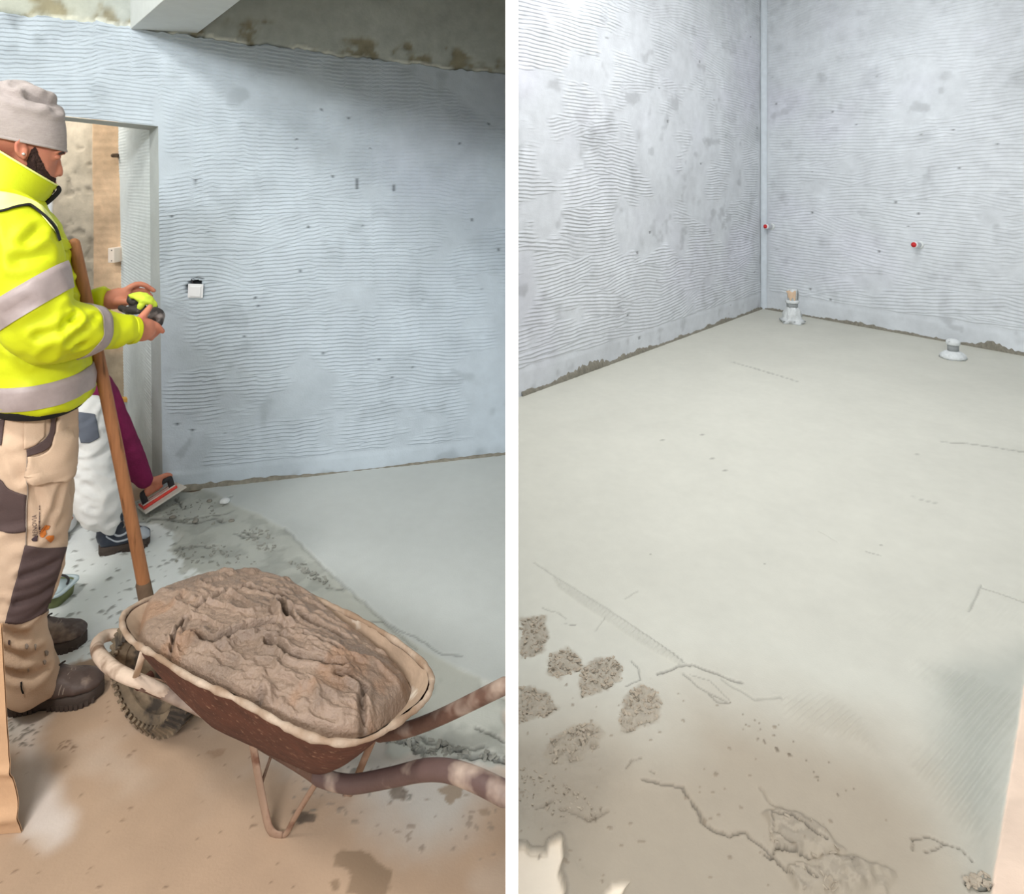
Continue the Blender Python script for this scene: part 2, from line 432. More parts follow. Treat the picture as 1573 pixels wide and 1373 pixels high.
def left_surface(U, Vv):
    extra = [(box_uv[0] - 0.07, box_uv[1] + 0.02, 0.07, 0.09, 0.35, 0, .3, 1.0), (box_uv[0] - 0.08, box_uv[1] - 0.10, 0.06, 0.06, -0.5, 0, .6, .9),
             (box_uv[0], box_uv[1] + 0.10, 0.20, 0.06, 0.0, -1.1, .1, 1.1)]
    h, flat = combed(U, Vv, 0.0185, 0.0066, 3, dens_left, u_out, u_end, 0.1, 2.15, 90, extra)
    c = wall_tint(U, Vv, flat, (180, 191, 199), 31)
    lip = sstep(0.10, 0.07, Vv - 0.01 * fbm2(U * 9, Vv * 0, 3, 2))            # the smooth sealing strip along the floor
    h = h * (1 - lip) + lip * 0.003
    c = c * (1 + 0.02 * lip)[..., None]
    grime = sstep(0.55, 0.75, fbm2(U * 8, Vv * 6, 77, 4)) * sstep(1.95, 2.12, Vv)
    c = c * (1 - 0.35 * grime)[..., None]
    pits(U, Vv, h, c, 46, 4, jt[0], u_end, 0.12, 1.9, 0.006)
    hole = inside(U, Vv, np.array([WL.uv(*q) for q in ((288, 446), (287, 439), (293, 431), (306, 429), (309, 440), (306, 450))]))
    h = h - 0.045 * hole; c = c * np.where(hole, 0.10, 1.0)[..., None]
    cr = np.minimum.reduce([seg_dist(U, Vv, [WL.uv(*p) for p in L]) for L in (
        [(297, 428), (303, 426), (311, 428)], [(286, 437), (287, 447), (290, 451)], [(548, 275), (549, 290)], [(606, 283), (605, 293)], [(301, 276), (302, 292)])])
    m = sstep(0.0042, 0.0018, cr); h = h - 0.006 * m; c = c * (1 - 0.65 * m)[..., None]
    # scraped grey mark low by the jamb
    sc = signed(U, Vv, [WL.uv(*p) for p in ((268, 700), (292, 672), (296, 664), (292, 684), (280, 706))])
    m = sstep(-0.006, 0.006, sc); h = h * (1 - m) - 0.002 * m; c = c * (1 - 0.20 * m)[..., None]
    return h, c
def patch_R(nu=130, nv=1020):
    a = np.linspace(0, 1, nu)[None, :]; b = np.linspace(0, 1, nv)[:, None]
    ue = u_end + 0 * b
    U = None
    ut = jt[0] + (u_end - jt[0]) * a
    V = -0.03 + (top_of(ut) + 0.03) * b
    uj = ujamb(V); U = uj + (u_end - uj) * a
    V = -0.03 + (top_of(U) + 0.03) * b
    return U, V
def patch_T(nu=90, nv=240):
    U = u_out + (jt[0] - u_out) * np.linspace(0, 1, nu)[None, :] + np.zeros((nv, 1)); b = np.linspace(0, 1, nv)[:, None]
    return U, header(U) + (top_of(U) - header(U)) * b
def patch_L(nu=24, nv=420):
    U = u_out + (u_left - u_out) * np.linspace(0, 1, nu)[None, :] + np.zeros((nv, 1)); b = np.linspace(0, 1, nv)[:, None]
    return U, -0.03 + (header(U) + 0.03) * b
gs = []
for fn in (patch_R, patch_T, patch_L):
    U, V = fn(); h, c = left_surface(U, V)
    top = V[-1:]; Ub = np.concatenate([U, U[-1:]]); Vb = np.concatenate([V, top + 0.002])
    hb = np.concatenate([h, h[-1:] * 0 - 0.03]); cb = np.concatenate([c, c[-1:]])
    gs.append(grid_mesh(WL.p(Ub, Vb, hb), cb))
wall_back = put('wall_back', big_mesh(gs), M_wall, origin=tuple(WL.p(np.array(0.), np.array(0.))))
tag(wall_back, kind='structure')
# bare concrete above the ragged plaster edge (a hand's breadth behind it nothing shows)
U = np.linspace(u_out, u_end, 220)[None, :] + np.zeros((90, 1))
V = 1.9 + (np.linspace(0, 1, 90)[:, None] ** 2.2) * 1.8 + 0 * U
dv = V - top_of(U)
px_u = lambda p: WL.uv(p, 60)[0]
c = lin((172, 178, 172))[None, None] * (1 + 0.2 * (fbm2(U * 4, V * 4, 3, 4) - .5))[..., None]
st = sstep(0.46, 0.62, fbm2(U * 11, V * 13, 14, 5) + 0.10 * sstep(0.09, 0.0, dv) - 0.06 - 0.35 * sstep(0.07, 0.20, dv))
c = c * (1 - st[..., None]) + st[..., None] * lin((140, 136, 116)) * (1 + 0.5 * (fbm2(U * 30, V * 30, 4, 3) - .5))[..., None]
pale = sstep(0.022, 0.006, dv + 0.02 * (fbm2(U * 25, V * 25, 6, 3) - .5)); pale = pale * (sstep(0.35, 0.5, fbm2(U * 8, V * 2, 19, 3)))
c = c * (1 - pale[..., None]) + pale[..., None] * lin((215, 218, 208))
warm = sstep(0.0, -0.25, U - px_u(200))[..., None]; c = c * (1 + warm * (np.array([1.10, 1.07, 0.98]) - 1))
hh = -0.004 + 0.010 * (fbm2(U * 9, V * 9, 8, 4) - .5) + 0.008 * pale - 0.006 * st - 0.028 * sstep(0.004, -0.004, dv)
uw = put('wall_back_top', big_mesh([grid_mesh(WL.p(U, V, hh), c)]), M_slab); tag(uw, kind='structure')

# door reveal: splayed jamb and soffit
jb3 = at(250, 750, 0); 
def wp(px, py, off=0.0):
    u, v = WL.uv(px, py); return WL.p(np.array(u), np.array(v), off)
J0, J1 = wp(250, 757), wp(243, 194)
B0, B1 = at(234, 742, 3.17), at(229.5, 200, 3.17)
B0[2] = -0.02; J0[2] = -0.02
Hl0, Hl1 = wp(28, 172), wp(28, 760); Hl1[2] = -0.02
Bl0, Bl1 = at(34, 178, 3.10), at(34, 745, 3.10); Bl1[2] = -0.02
def quadgrid(a, b, c_, d, n=40, m=8, amp=0.004, seed=1):
    s = np.linspace(0, 1, n)[:, None, None]; t = np.linspace(0, 1, m)[None, :, None]
    P = (a * (1 - t) + b * t) * (1 - s) + (d * (1 - t) + c_ * t) * s
    nn = np.cross(b - a, d - a); nn /= np.linalg.norm(nn)
    w = np.sin(np.pi * np.clip(s, 0, 1)) ** 0.3 * np.sin(np.pi * t) ** 0.5
    return P + nn * (amp * (fbm2(s[..., 0] * 9 * np.ones((1, m)), t[..., 0] * 3 * np.ones((n, 1)), seed, 3) - .5) * w[..., 0])[..., None]
rv = obj('door_1', *grid_mesh(quadgrid(J0, B0, B1, J1, 80, 10))[:2], M_reveal); tag(rv, kind='structure')
rv2 = obj('door_1', *grid_mesh(quadgrid(J1, B1, Bl0, Hl0, 60, 8))[:2], M_reveal); tag(rv2, kind='structure')
rv3 = obj('door_1', *grid_mesh(quadgrid(Hl1, Bl1, Bl0, Hl0, 60, 8))[:2], M_reveal); tag(rv3, kind='structure')

# corridor behind the doorway: pale pier on the right, concrete and orange render facing
S0, S1 = at(234, 742, 3.17), at(229.5, 150, 3.17); S2, S3 = at(175, 130, 3.86), at(193, 660, 3.86)
S0[2] = S3[2] = -0.02; S1[2] = S2[2] = 2.5
S2[:2] = at(177, 0, 3.86)[:2]; S3[:2] = at(191, 0, 3.86)[:2]; S1[:2] = at(229.5, 0, 3.17)[:2]
P = quadgrid(S0, S3, S2, S1, 520, 70, 0.0)
zz = P[..., 2]; uu = np.linspace(0, 1, 70)[None, :] + 0 * zz
cm = saw(np.mod((zz + 0.01 * (fbm2(uu * 3, zz * 4, 2, 3) - .5)) / 0.017, 1)) * sstep(0.42, 0.6, fbm2(uu * 2.2, zz * 3, 6, 4) + 0.15 * np.abs(uu - .5)) * 0.003
nn = np.cross(S3 - S0, S1 - S0); nn /= np.linalg.norm(nn); nn *= -1 if nn[0] > 0 else 1
P = P + nn * (cm + 0.005 * (fbm2(uu * 4, zz * 6, 9, 4) - .5))[..., None]
c = lin((220, 227, 226))[None, None] * (1 + 0.14 * (fbm2(uu * 2, zz * 3, 3, 4) - .5))[..., None]
pier = put('wall_corridor_right', big_mesh([grid_mesh(P, c)]), M_mint); tag(pier, kind='structure')
DF = 3.86
xs = np.linspace(at(-70, 0, DF)[0], at(196, 0, DF)[0], 160)[None, :]; zs = np.linspace(-0.02, 2.5, 240)[:, None]
X = xs + 0 * zs; Z = zs + 0 * xs
xe = at(144.5, 0, DF)[0] + 0.012 * (Z - 1.2) * -0.6; xw = at(82, 0, DF)[0]
orange = (X > xe); white = X < xw
conc = ~orange & ~white
n1 = fbm2(X * 9, Z * 9, 4, 5); n2 = fbm2(X * 24, Z * 18, 14, 4)
c = np.zeros(X.shape + (3,)) + lin((196, 184, 164)); c[orange] = lin((216, 184, 150)); c[white] = lin((228, 232, 236))
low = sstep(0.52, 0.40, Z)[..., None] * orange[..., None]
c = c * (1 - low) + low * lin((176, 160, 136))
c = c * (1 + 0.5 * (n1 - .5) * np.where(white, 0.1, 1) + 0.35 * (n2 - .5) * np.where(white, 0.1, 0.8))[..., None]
cr = sstep(0.60, 0.72, fbm2(X * 16, Z * 20, 24, 3)) * conc
c = c * (1 - 0.22 * cr)[..., None]
dep = 0.007 * (n2 - .5) * np.where(conc, 1.0, 0.5) - 0.006 * cr + np.where(orange, 0.012, 0) + np.where(white, 0.01, 0)
dep = dep + np.where(orange, 0.002 * saw(np.mod(Z / 0.014 + 0.6 * (fbm2(X * 3, Z * 3, 5, 2) - .5), 1)), 0)
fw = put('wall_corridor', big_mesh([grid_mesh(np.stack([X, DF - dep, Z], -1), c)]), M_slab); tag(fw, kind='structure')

# ceiling, side wall, the added partition board, the soffit beam
tag(obj('ceiling', *box((1.25, 2.6, 3.76), (8.0, 12.2, 0.1)), M_ceil, smooth=False), kind='structure')
xl = at(-70, 0, 2.86)[0]
tag(obj('wall_left', *box((xl - 0.16, 1.35, 1.84), (0.12, 4.2, 3.72)), M_paint, smooth=False), kind='structure')
tag(put('added_partition', bevel_me(box((0, (0.95 + 4.36) / 2, 1.84), (0.0190, 4.36 - 0.95, 3.76)), 0.001, 1), M_white, smooth=False), kind='structure')  # added board filling the blank white strip between the two views
def zplane(px, py, z):
    return at(px, py, (z - H) * F / (HZ - py))
zb = 2.155
b1, b2 = zplane(203, 43, zb), zplane(297, 57, zb); b4, b3 = zplane(262, 0, zb), zplane(395, 0, zb)
e1 = b1 + (b4 - b1) * 4.4; e2 = b2 + (b3 - b2) * 3.05
b1 = b1 - (b4 - b1) * 0.06; b2 = b2 - (b3 - b2) * 0.06
for e, s_, b_ in ((e1, b1, b4), (e2, b2, b3)):
    pass
beam_poly = np.array([b1, b2, e2, e1]); beam_poly[:, 2] = zb
beam_poly[:, 0] = np.minimum(beam_poly[:, 0], -0.02)
tag(put('trim_1', bevel_me(prism(beam_poly, (0, 0, 3.71 - zb)), 0.004, 2), M_paint, smooth=False), kind='structure')

# ---- right room: the two combed walls ---------------------------------------------------------------------
def right_wall(name, W, u0, u1, seed, dens, base, nu, nv, pitch, ztop=3.72):
    U = np.linspace(u0, u1, nu)[None, :] + np.zeros((nv, 1)); V = np.linspace(-0.03, ztop, nv)[:, None] + 0 * U
    h, flat = combed(U, V, pitch, 0.0078, seed, dens, u0, u1, 0.1, ztop, 110)
    c = wall_tint(U, V, flat, base, seed + 50)
    lip = sstep(0.19, 0.14, V - 0.03 * fbm2(U * 4, V * 0, seed, 3))
    h = h * (1 - lip) + lip * 0.004
    pits(U, V, h, c, 34, seed, u0, u1, 0.1, 3.2, 0.011)
    # soft grey smudges
    rs = np.random.RandomState(seed + 2)
    for _ in range(9):
        uc, vc = rs.uniform(u0, u1), rs.uniform(0.8, 3.0); r = rs.uniform(0.05, 0.16)
        d = np.hypot((U - uc) * rs.uniform(.7, 1.3), V - vc) / r + (fbm2(U * 9, V * 9, seed + _, 3) - .5)
        c = c * (1 - 0.13 * sstep(1.1, 0.2, d))[..., None]
    return tag(put(name, big_mesh([grid_mesh(W.p(U, V, h), c)]), M_wall, origin=tuple(W.p(np.array(u0), np.array(0.)))), kind='structure')
def dens_RL(U, V):
    s = U / RL.L
    return 0.22 + 0.6 * sstep(2.5, 3.1, V) * (1 - np.exp(-((s - 0.45) / 0.12) ** 2)) + 0.5 * sstep(0.80, 0.9, s) * sstep(.98, .95, s) + 0.5 * sstep(0.75, 0.3, V) \
        - 0.55 * np.exp(-((s - 0.55) / 0.25) ** 2 - ((V - 1.7) / 0.7) ** 2) - 0.8 * sstep(0.965, 0.98, s) - 2.0 * sstep(0.22, 0.16, V)
def dens_RR(U, V):
    s = U / RR.L
    return 0.52 + 0.3 * sstep(2.5, 3.0, V) - 0.75 * np.exp(-((s - 0.62) / 0.17) ** 2 - ((V - 2.35) / 0.28) ** 2) - 0.9 * sstep(0.05, 0.03, s) \
        - 0.4 * np.exp(-((s - 0.1) / 0.10) ** 2 - ((V - 1.35) / 0.45) ** 2) - 2.0 * sstep(0.24, 0.17, V)
right_wall('wall_right_room_left', RL, -0.05, RL.L + 0.0, 5, dens_RL, (206, 210, 214), 165, 1180, 0.027)
right_wall('wall_right', RR, 0.0, RR.L + 0.75, 6, dens_RR, (207, 212, 216), 145, 1100, 0.032)
# smoothed fillet up the corner
A = np.linspace(0, 1, 7)
zc = np.linspace(-0.02, 3.72, 120)
corner = RR.A
rings = []
for z in zc:
    w = 0.055 + 0.018 * fbm2(np.array(z * 4), np.array(1.), 3, 3)
    a = corner - RL.d * w + RL.n * 0.007; b = corner + RR.d * w + RR.n * 0.007; mid = corner + (RL.n + RR.n) * 0.016
    q = ((1 - A) ** 2)[:, None] * a + (2 * A * (1 - A))[:, None] * mid + (A ** 2)[:, None] * b
    rings.append(np.concatenate([q, np.full((7, 1), z)], 1))
M_fillet = mat('fillet_plaster', (204, 212, 218), rough=0.8, var=0.08, bump=0.25)
tag(obj('trim_2', *loft(rings, cap=False, closed=False), M_fillet), kind='structure')

# damp ragged joint along the foot of the walls
def joint(name, W, u0, u1, hmax, seed, amount):
    U = np.linspace(u0, u1, int((u1 - u0) / 0.008)); rows = []
    hgt = hmax * (0.12 + amount(U) * (0.25 + 1.1 * np.clip(fbm2(U * 3.5, U * 0, seed, 3) - .3, 0, 1) * 1.6)) * (0.75 + 0.5 * noise2(U * 45, U * 0, seed + 2))
    for k, o in ((0, 0.020), (0.35, 0.017), (0.7, 0.012), (1.0, 0.004), (1.0, -0.01)):
        rows.append(W.p(U, 0.006 + hgt * k, o + 0.007 * (noise2(U * 60, U * 0 + k * 9, seed + 7) - .5)))
    return tag(obj(name, *grid_mesh(np.stack(rows))[:2], M_crust), kind='structure')
joint('trim_3', WL, jb[0] + 0.03, u_end - 0.01, 0.022, 2, lambda u: 0.6 + 0.4 * np.sin(u * 4 + 1))
joint('trim_4', RL, 0.02, RL.L - 0.02, 0.055, 3, lambda u: 0.9 - 0.25 * sstep(2.2, 4, u))
joint('trim_5', RR, 0.02, RR.L + 0.7, 0.050, 4, lambda u: 0.55 + 0.6 * sstep(1.4, 2.6, u))

# ---- floors ----------------------------------------------------------------------------------------------
def P2(*q): return fl2(q)
def crack(X, Y, h, c, pts, w, depth=0.004, dark=0.5, wob=0.006, seed=1):
    d = seg_dist(X + wob * (fbm2(X * 30, Y * 30, seed, 3) - .5) * 2, Y + wob * (fbm2(X * 30, Y * 30, seed + 5, 3) - .5) * 2, fl2(pts))
    m = sstep(0, 1, np.clip((w - d) / (w * 0.65), 0, 1)); h -= depth * m; c *= (1 - dark * m)[..., None]
def region(X, Y, pts, soft, wob, fr, seed):
    d = signed(X, Y, fl2(pts)) + wob * (fbm2(X * fr, Y * fr, seed, 4) - .5) * 2
    return sstep(-soft, soft, d)
def mixc(c, m, col):
    return c * (1 - m[..., None]) + m[..., None] * lin(col)
def spots(X, Y, h, c, n, seed, poly, r0, r1, col, z=0.003, k=0.8):
    rs = np.random.RandomState(seed); pts = fl2(poly); lo, hi = pts.min(0), pts.max(0); m0 = 0
    while m0 < n:
        q = rs.uniform(lo, hi)
        if not inside(np.array(q[0]), np.array(q[1]), pts): continue
        m0 += 1; r = r0 + (r1 - r0) * rs.uniform(0, 1) ** 3; ra = rs.uniform(0.6, 1.3)
        sel = (np.abs(X - q[0]) < 2.2 * r) & (np.abs(Y - q[1]) < 2.2 * r)
        if not sel.any(): continue
        xs_, ys_ = X[sel], Y[sel]
        d = np.hypot((xs_ - q[0]) * ra, (ys_ - q[1]) / ra) / r + 0.9 * (fbm2(xs_ * 0.9 / r, ys_ * 0.9 / r, seed + m0, 2) - .5)
        m = sstep(1.0, 0.75, d) * k
        h[sel] += z * m * (0.6 + 0.8 * noise2(xs_ * 300, ys_ * 300, 2)); c[sel] = c[sel] * (1 - m[:, None]) + m[:, None] * lin(col)

def left_floor(X, Y):
    h = 0.003 * (fbm2(X * 5, Y * 5, 1, 3) - .5)
    t1 = fbm2(X * 2.6, Y * 2.6, 2, 4); t2 = fbm2(X * 9, Y * 9, 3, 4)
    c = np.zeros(X.shape + (3,)) + lin((174, 148, 124))
    c = c * (1 + 0.30 * (t1 - .5) + 0.16 * (t2 - .5))[..., None]
    pale = sstep(0.52, 0.70, fbm2(X * 3 + 4, Y * 3, 11, 4)); c = c * (1 - 0.5 * pale[..., None]) + 0.5 * pale[..., None] * lin((192, 176, 160))
    c = mixc(c, 0.5 * region(X, Y, [(15, 1100), (60, 1110), (75, 1190), (110, 1260), (90, 1290), (35, 1280)], 0.03, 0.03, 9, 4), (222, 216, 212))  # pale pool of light by the card, painted into the floor colour
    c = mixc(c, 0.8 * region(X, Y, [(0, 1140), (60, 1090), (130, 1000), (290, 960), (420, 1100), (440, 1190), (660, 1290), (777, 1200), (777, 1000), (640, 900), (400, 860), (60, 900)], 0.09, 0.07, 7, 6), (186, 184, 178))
    c = mixc(c, region(X, Y, [(20, 1000), (60, 925), (85, 850), (100, 790), (330, 755), (600, 900), (777, 1060), (777, 1160), (600, 1150), (330, 900), (210, 980), (70, 1020)], 0.02, 0.04, 12, 16), (196, 198, 192))
    # white splashed zone behind the barrow
    wz = region(X, Y, [(20, 1010), (60, 930), (90, 850), (110, 805), (180, 805), (235, 805), (272, 818), (262, 850), (285, 880), (330, 885), (240, 940), (210, 985), (140, 1010), (70, 1030)], 0.010, 0.05, 26, 7)
    c = mixc(c, wz, (226, 230, 228)); h += 0.002 * wz
    # smeared grey screed between the white zone and the slab
    sm = region(X, Y, [(150, 790), (205, 770), (260, 757), (340, 752), (470, 745), (520, 850), (610, 960), (680, 1010), (777, 1075), (777, 1180), (690, 1165), (610, 1165), (585, 1120), (560, 1000), (330, 905), (318, 880), (290, 885), (268, 855), (275, 815), (215, 800)], 0.008, 0.035, 20, 8)
    sm = sm * (1 - 0.92 * wz)
    c = mixc(c, sm, (178, 180, 172)); h += 0.007 * sm * (0.7 + 0.6 * fbm2(X * 20, Y * 20, 3, 3))
    gr = sm * sstep(0.52, 0.66, fbm2(X * 13, Y * 13, 21, 4) + 0.12 * region(X, Y, [(190, 780), (330, 755), (420, 800), (470, 850), (560, 930), (430, 900), (330, 880), (230, 850)], 0.05, 0.03, 8, 3) - 0.06)
    c = c * (1 - 0.17 * gr[..., None]); h += gr * (0.004 * (fbm2(X * 60, Y * 60, 5, 3) - .5) - 0.002)
    # the levelled slab
    sl = region(X, Y, [(330, 760), (280, 745), (777, 660), (790, 700), (790, 1060), (777, 1062), (700, 1030), (650, 1003), (608, 975), (560, 932), (510, 887), (470, 848), (437, 815), (400, 795), (360, 780)], 0.006, 0.006, 12, 9)
    c = mixc(c, sl, (184, 188, 185)); c = c * (1 + sl * 0.08 * (t1 - .5) * 2)[..., None]
    h = h * (1 - sl) + sl * (0.011 + 0.0008 * (t1 - .5))
    crack(X, Y, h, c, [(437, 815), (470, 848), (510, 887), (560, 932), (608, 975), (640, 1000)], 0.006, 0.003, 0.28)
    crack(X, Y, h, c, [(566, 960), (590, 958), (612, 972), (640, 985), (680, 1010), (710, 1012)], 0.005, 0.003, 0.35)
    for L in ([(205, 803), (260, 800), (300, 798), (350, 790)], [(270, 803), (300, 806), (330, 798), (345, 803)], [(340, 771), (355, 766)], [(230, 800), (250, 798), (275, 803)], [(360, 822), (375, 828), (395, 826)], [(372, 818), (400, 828)], [(270, 845), (300, 842), (330, 841)], [(505, 905), (525, 908)], [(270, 768), (278, 782)]):
        crack(X, Y, h, c, L, 0.006, 0.008, 0.6, 0.012, len(L))
    for k, q in enumerate(((640, 1140, 0.02), (670, 1150, 0.03), (705, 1150, 0.03), (740, 1165, 0.02), (620, 1120, 0.02))):
        crack(X, Y, h, c, [(q[0] - 35, q[1] - 10), (q[0] - 10, q[1] + 4), (q[0] + 10, q[1] - 3), (q[0] + 40, q[1] + 5)], 0.006, 0.007, 0.5, 0.02, k)
    crack(X, Y, h, c, [(570, 1120), (610, 1140), (640, 1160), (700, 1170), (777, 1168)], 0.008, 0.008, 0.5, 0.02, 4)
    crack(X, Y, h, c, [(730, 1122), (750, 1130), (775, 1140)], 0.006, 0.006, 0.6, 0.01, 4)
    spots(X, Y, h, c, 210, 3, [(20, 1010), (60, 930), (90, 850), (110, 805), (180, 805), (262, 818), (330, 885), (210, 985), (140, 1010)], 0.0025, 0.014, (134, 135, 130), 0.003, 0.8)
    spots(X, Y, h, c, 120, 4, [(0, 1373), (0, 1090), (160, 1010), (420, 1120), (450, 1290), (620, 1373)], 0.0014, 0.0055, (124, 102, 82), 0.002, .75)
    spots(X, Y, h, c, 55, 5, [(10, 1150), (15, 1110), (50, 1105), (60, 1135), (45, 1150)], 0.002, 0.007, (105, 98, 88), 0.003)
    spots(X, Y, h, c, 26, 6, [(88, 1150), (95, 1135), (118, 1138), (112, 1156)], 0.002, 0.006, (118, 94, 74), 0.003)
    spots(X, Y, h, c, 90, 7, [(440, 1200), (560, 1170), (777, 1190), (777, 1330), (560, 1290), (520, 1260)], 0.002, 0.008, (140, 126, 112), 0.002, .7)
    spots(X, Y, h, c, 30, 8, [(440, 1240), (470, 1170), (620, 1180), (640, 1230), (520, 1260)], 0.003, 0.016, (120, 116, 108), 0.003)
    for (pl, col, wob) in (([(512, 1330), (520, 1312), (545, 1308), (570, 1315), (598, 1335), (604, 1355), (590, 1373), (560, 1380), (530, 1373), (538, 1345)], (134, 112, 90), 0.014),
                      ([(508, 1356), (518, 1352), (522, 1365), (512, 1370)], (134, 112, 90), 0.006),
                      ([(598, 1215), (615, 1207), (627, 1215), (622, 1226), (604, 1228)], (112, 100, 88), 0.008),
                      ([(672, 1213), (690, 1204), (712, 1208), (708, 1225), (692, 1236)], (142, 124, 104), 0.012),
                      ([(735, 1245), (748, 1241), (752, 1252), (738, 1254)], (150, 130, 110), 0.006),
                      ([(452, 1247), (470, 1244), (486, 1252), (482, 1262), (460, 1264)], (84, 72, 62), 0.012),
                      ([(320, 1155), (345, 1152), (350, 1160), (328, 1164)], (150, 122, 98), 0.01)):
        c = mixc(c, 0.85 * region(X, Y, pl, 0.003, wob, 40, 12), col)
    return h, c

def ygeo(y0, y1, k):
    n = int(math.log(y1 / y0) / k) + 2
    return y0 * (y1 / y0) ** np.linspace(0, 1, n)
x0l = xl - 0.10
yy = ygeo(0.9, 3.5, 0.0034)[:, None]; xx = np.linspace(x0l, -0.004, 520)[None, :]
X, Y = xx + 0 * yy, yy + 0 * xx
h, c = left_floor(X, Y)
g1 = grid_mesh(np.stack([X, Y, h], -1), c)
yy = np.linspace(3.5, 4.4, 30)[:, None]; xx = np.linspace(x0l, -0.004, 60)[None, :]; X, Y = xx + 0 * yy, yy + 0 * xx
c2 = np.zeros(X.shape + (3,)) + lin((186, 186, 172)); g2 = grid_mesh(np.stack([X, Y, 0 * X], -1), c2)
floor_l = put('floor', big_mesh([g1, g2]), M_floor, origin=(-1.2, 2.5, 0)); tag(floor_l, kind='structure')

FOOT = [[(800, 955), (838, 950), (842, 985), (832, 1010), (800, 1018)], [(845, 1010), (872, 1000), (890, 1018), (900, 1030), (860, 1048), (842, 1040)],
        [(893, 1035), (915, 1018), (940, 1014), (958, 1030), (955, 1048), (930, 1065), (895, 1075), (890, 1058)],
        [(797, 1062), (815, 1060), (845, 1075), (856, 1092), (840, 1105), (797, 1118)],
        [(955, 1085), (965, 1068), (985, 1058), (1005, 1064), (1017, 1085), (1008, 1110), (985, 1125), (958, 1130), (950, 1110)],
        [(836, 1165), (845, 1142), (880, 1120), (910, 1115), (928, 1132), (920, 1155), (880, 1175), (848, 1178)]]
EDGE = [(985, 1205), (1010, 1212), (1050, 1216), (1062, 1240), (1078, 1262), (1100, 1285), (1120, 1292), (1132, 1282), (1148, 1285), (1165, 1305), (1185, 1325), (1200, 1340), (1215, 1352)]
def right_floor(X, Y):
    D = np.maximum(Y, 1.0)
    t1 = fbm2(X * 1.3, Y * 1.3, 2, 4); t2 = fbm2(X * 6, Y * 6, 3, 4)
    h = 0.011 + 0.0015 * (t1 - .5) + 0.0008 * (t2 - .5)
    c = np.zeros(X.shape + (3,)) + lin((199, 198, 187))
    c = c * (1 + 0.06 * (t1 - .5) * 2 + 0.04 * (t2 - .5) * 2)[..., None]
    tan = region(X, Y, [(740, 1120), (880, 1110), (1000, 1125), (1062, 1080), (1150, 1090), (1290, 1120), (1420, 1180), (1500, 1260), (1560, 1400), (1560, 1700), (760, 1700)], 0.24, 0.10, 4, 2)
    c = mixc(c, tan * 0.85, (160, 146, 127)); 
    rgh = tan * region(X, Y, [(780, 1150), (860, 1130), (930, 1170), (960, 1230), (880, 1290), (780, 1290)], 0.05, 0.05, 8, 3)
    h += rgh * 0.005 * (fbm2(X * 60, Y * 60, 4, 3) - .5); c = c * (1 - 0.12 * rgh)[..., None]
    h += tan * 0.002 * (fbm2(X * 14, Y * 14, 7, 4) - .5)
    # comb marks left by the float: diagonal fine ribs
    def ribs(poly, ang, pitch, amp, soft, seed, dark=0.0):
        m = region(X, Y, poly, soft, soft * 0.8, 12, seed)
        s = np.mod(((X) * math.cos(ang) + (Y) * math.sin(ang)) / pitch + 0.5 * (fbm2(X * 4, Y * 4, seed, 2) - .5), 1)
        return m * (np.where(s < .35, s / .35, (1 - s) / .65)) * amp, m
    a1, m1 = ribs([(850, 892), (868, 902), (1000, 985), (1052, 1022), (1040, 1026), (980, 992), (860, 908)], math.radians(130), 0.015, 0.009, 0.004, 3)
    h += a1; c = c * (1 - 0.06 * m1)[..., None]
    for q in (([(1420, 1030), (1480, 1040), (1573, 1080), (1540, 1240), (1500, 1300), (1470, 1260), (1420, 1180), (1450, 1110)], 0.05, 0.0175, 0.0085),
              ([(1195, 1075), (1260, 1075), (1330, 1110), (1345, 1160), (1290, 1140), (1240, 1130)], 0.03, 0.0155, 0.0070),
              ([(1450, 930), (1573, 900), (1573, 960), (1470, 985)], 0.04, 0.015, 0.0030),
              ([(1340, 955), (1460, 930), (1470, 960), (1380, 985)], 0.03, 0.015, 0.0028)):
        a1, m1 = ribs(q[0], math.radians(125), q[2], q[3], q[1], 5); h += a1
    grey = region(X, Y, [(1440, 1040), (1600, 1000), (1573, 1100), (1525, 1380), (1500, 1380), (1490, 1300), (1450, 1200)], 0.08, 0.03, 8, 6)
    c = mixc(c, grey * 0.55, (150, 155, 148))
    crack(X, Y, h, c, [(820, 868), (850, 888), (930, 938), (1000, 985), (1060, 1030)], 0.004, 0.003, 0.25, 0.004)
    crack(X, Y, h, c, [(1010, 1040), (1040, 1030), (1062, 1026), (1100, 1040), (1140, 1055)], 0.005, 0.005, 0.5, 0.006)
    crack(X, Y, h, c, [(1050, 1040), (1075, 1062), (1120, 1085), (1100, 1083), (1090, 1072)], 0.004, 0.003, 0.35, 0.004)
    crack(X, Y, h, c, [(1060, 1042), (1090, 1050), (1120, 1080)], 0.003, 0.002, 0.25, 0.003)
    crack(X, Y, h, c, [(1110, 1050), (1160, 1080), (1200, 1078)], 0.005, 0.003, 0.22, 0.006)
    for L, w, dk in (([(1125, 558), (1160, 568), (1225, 588)], 0.012, 0.35), ([(1450, 682), (1485, 684), (1530, 690), (1573, 697)], 0.012, 0.35), ([(1400, 766), (1440, 777)], 0.008, 0.3),
                     ([(1508, 903), (1487, 944)], 0.007, 0.3), ([(1510, 908), (1545, 920), (1573, 930)], 0.007, 0.3), ([(1330, 851), (1352, 857)], 0.006, 0.35), ([(1258, 820), (1285, 835)], 0.006, 0.12),
                     ([(960, 924), (980, 912)], 0.006, 0.2), ([(862, 964), (885, 964)], 0.005, 0.45), ([(835, 940), (855, 945), (870, 955)], 0.006, 0.25), ([(915, 975), (930, 955)], 0.004, 0.2),
                     ([(960, 1060), (985, 1050), (980, 1032), (970, 1020)], 0.005, 0.4)):
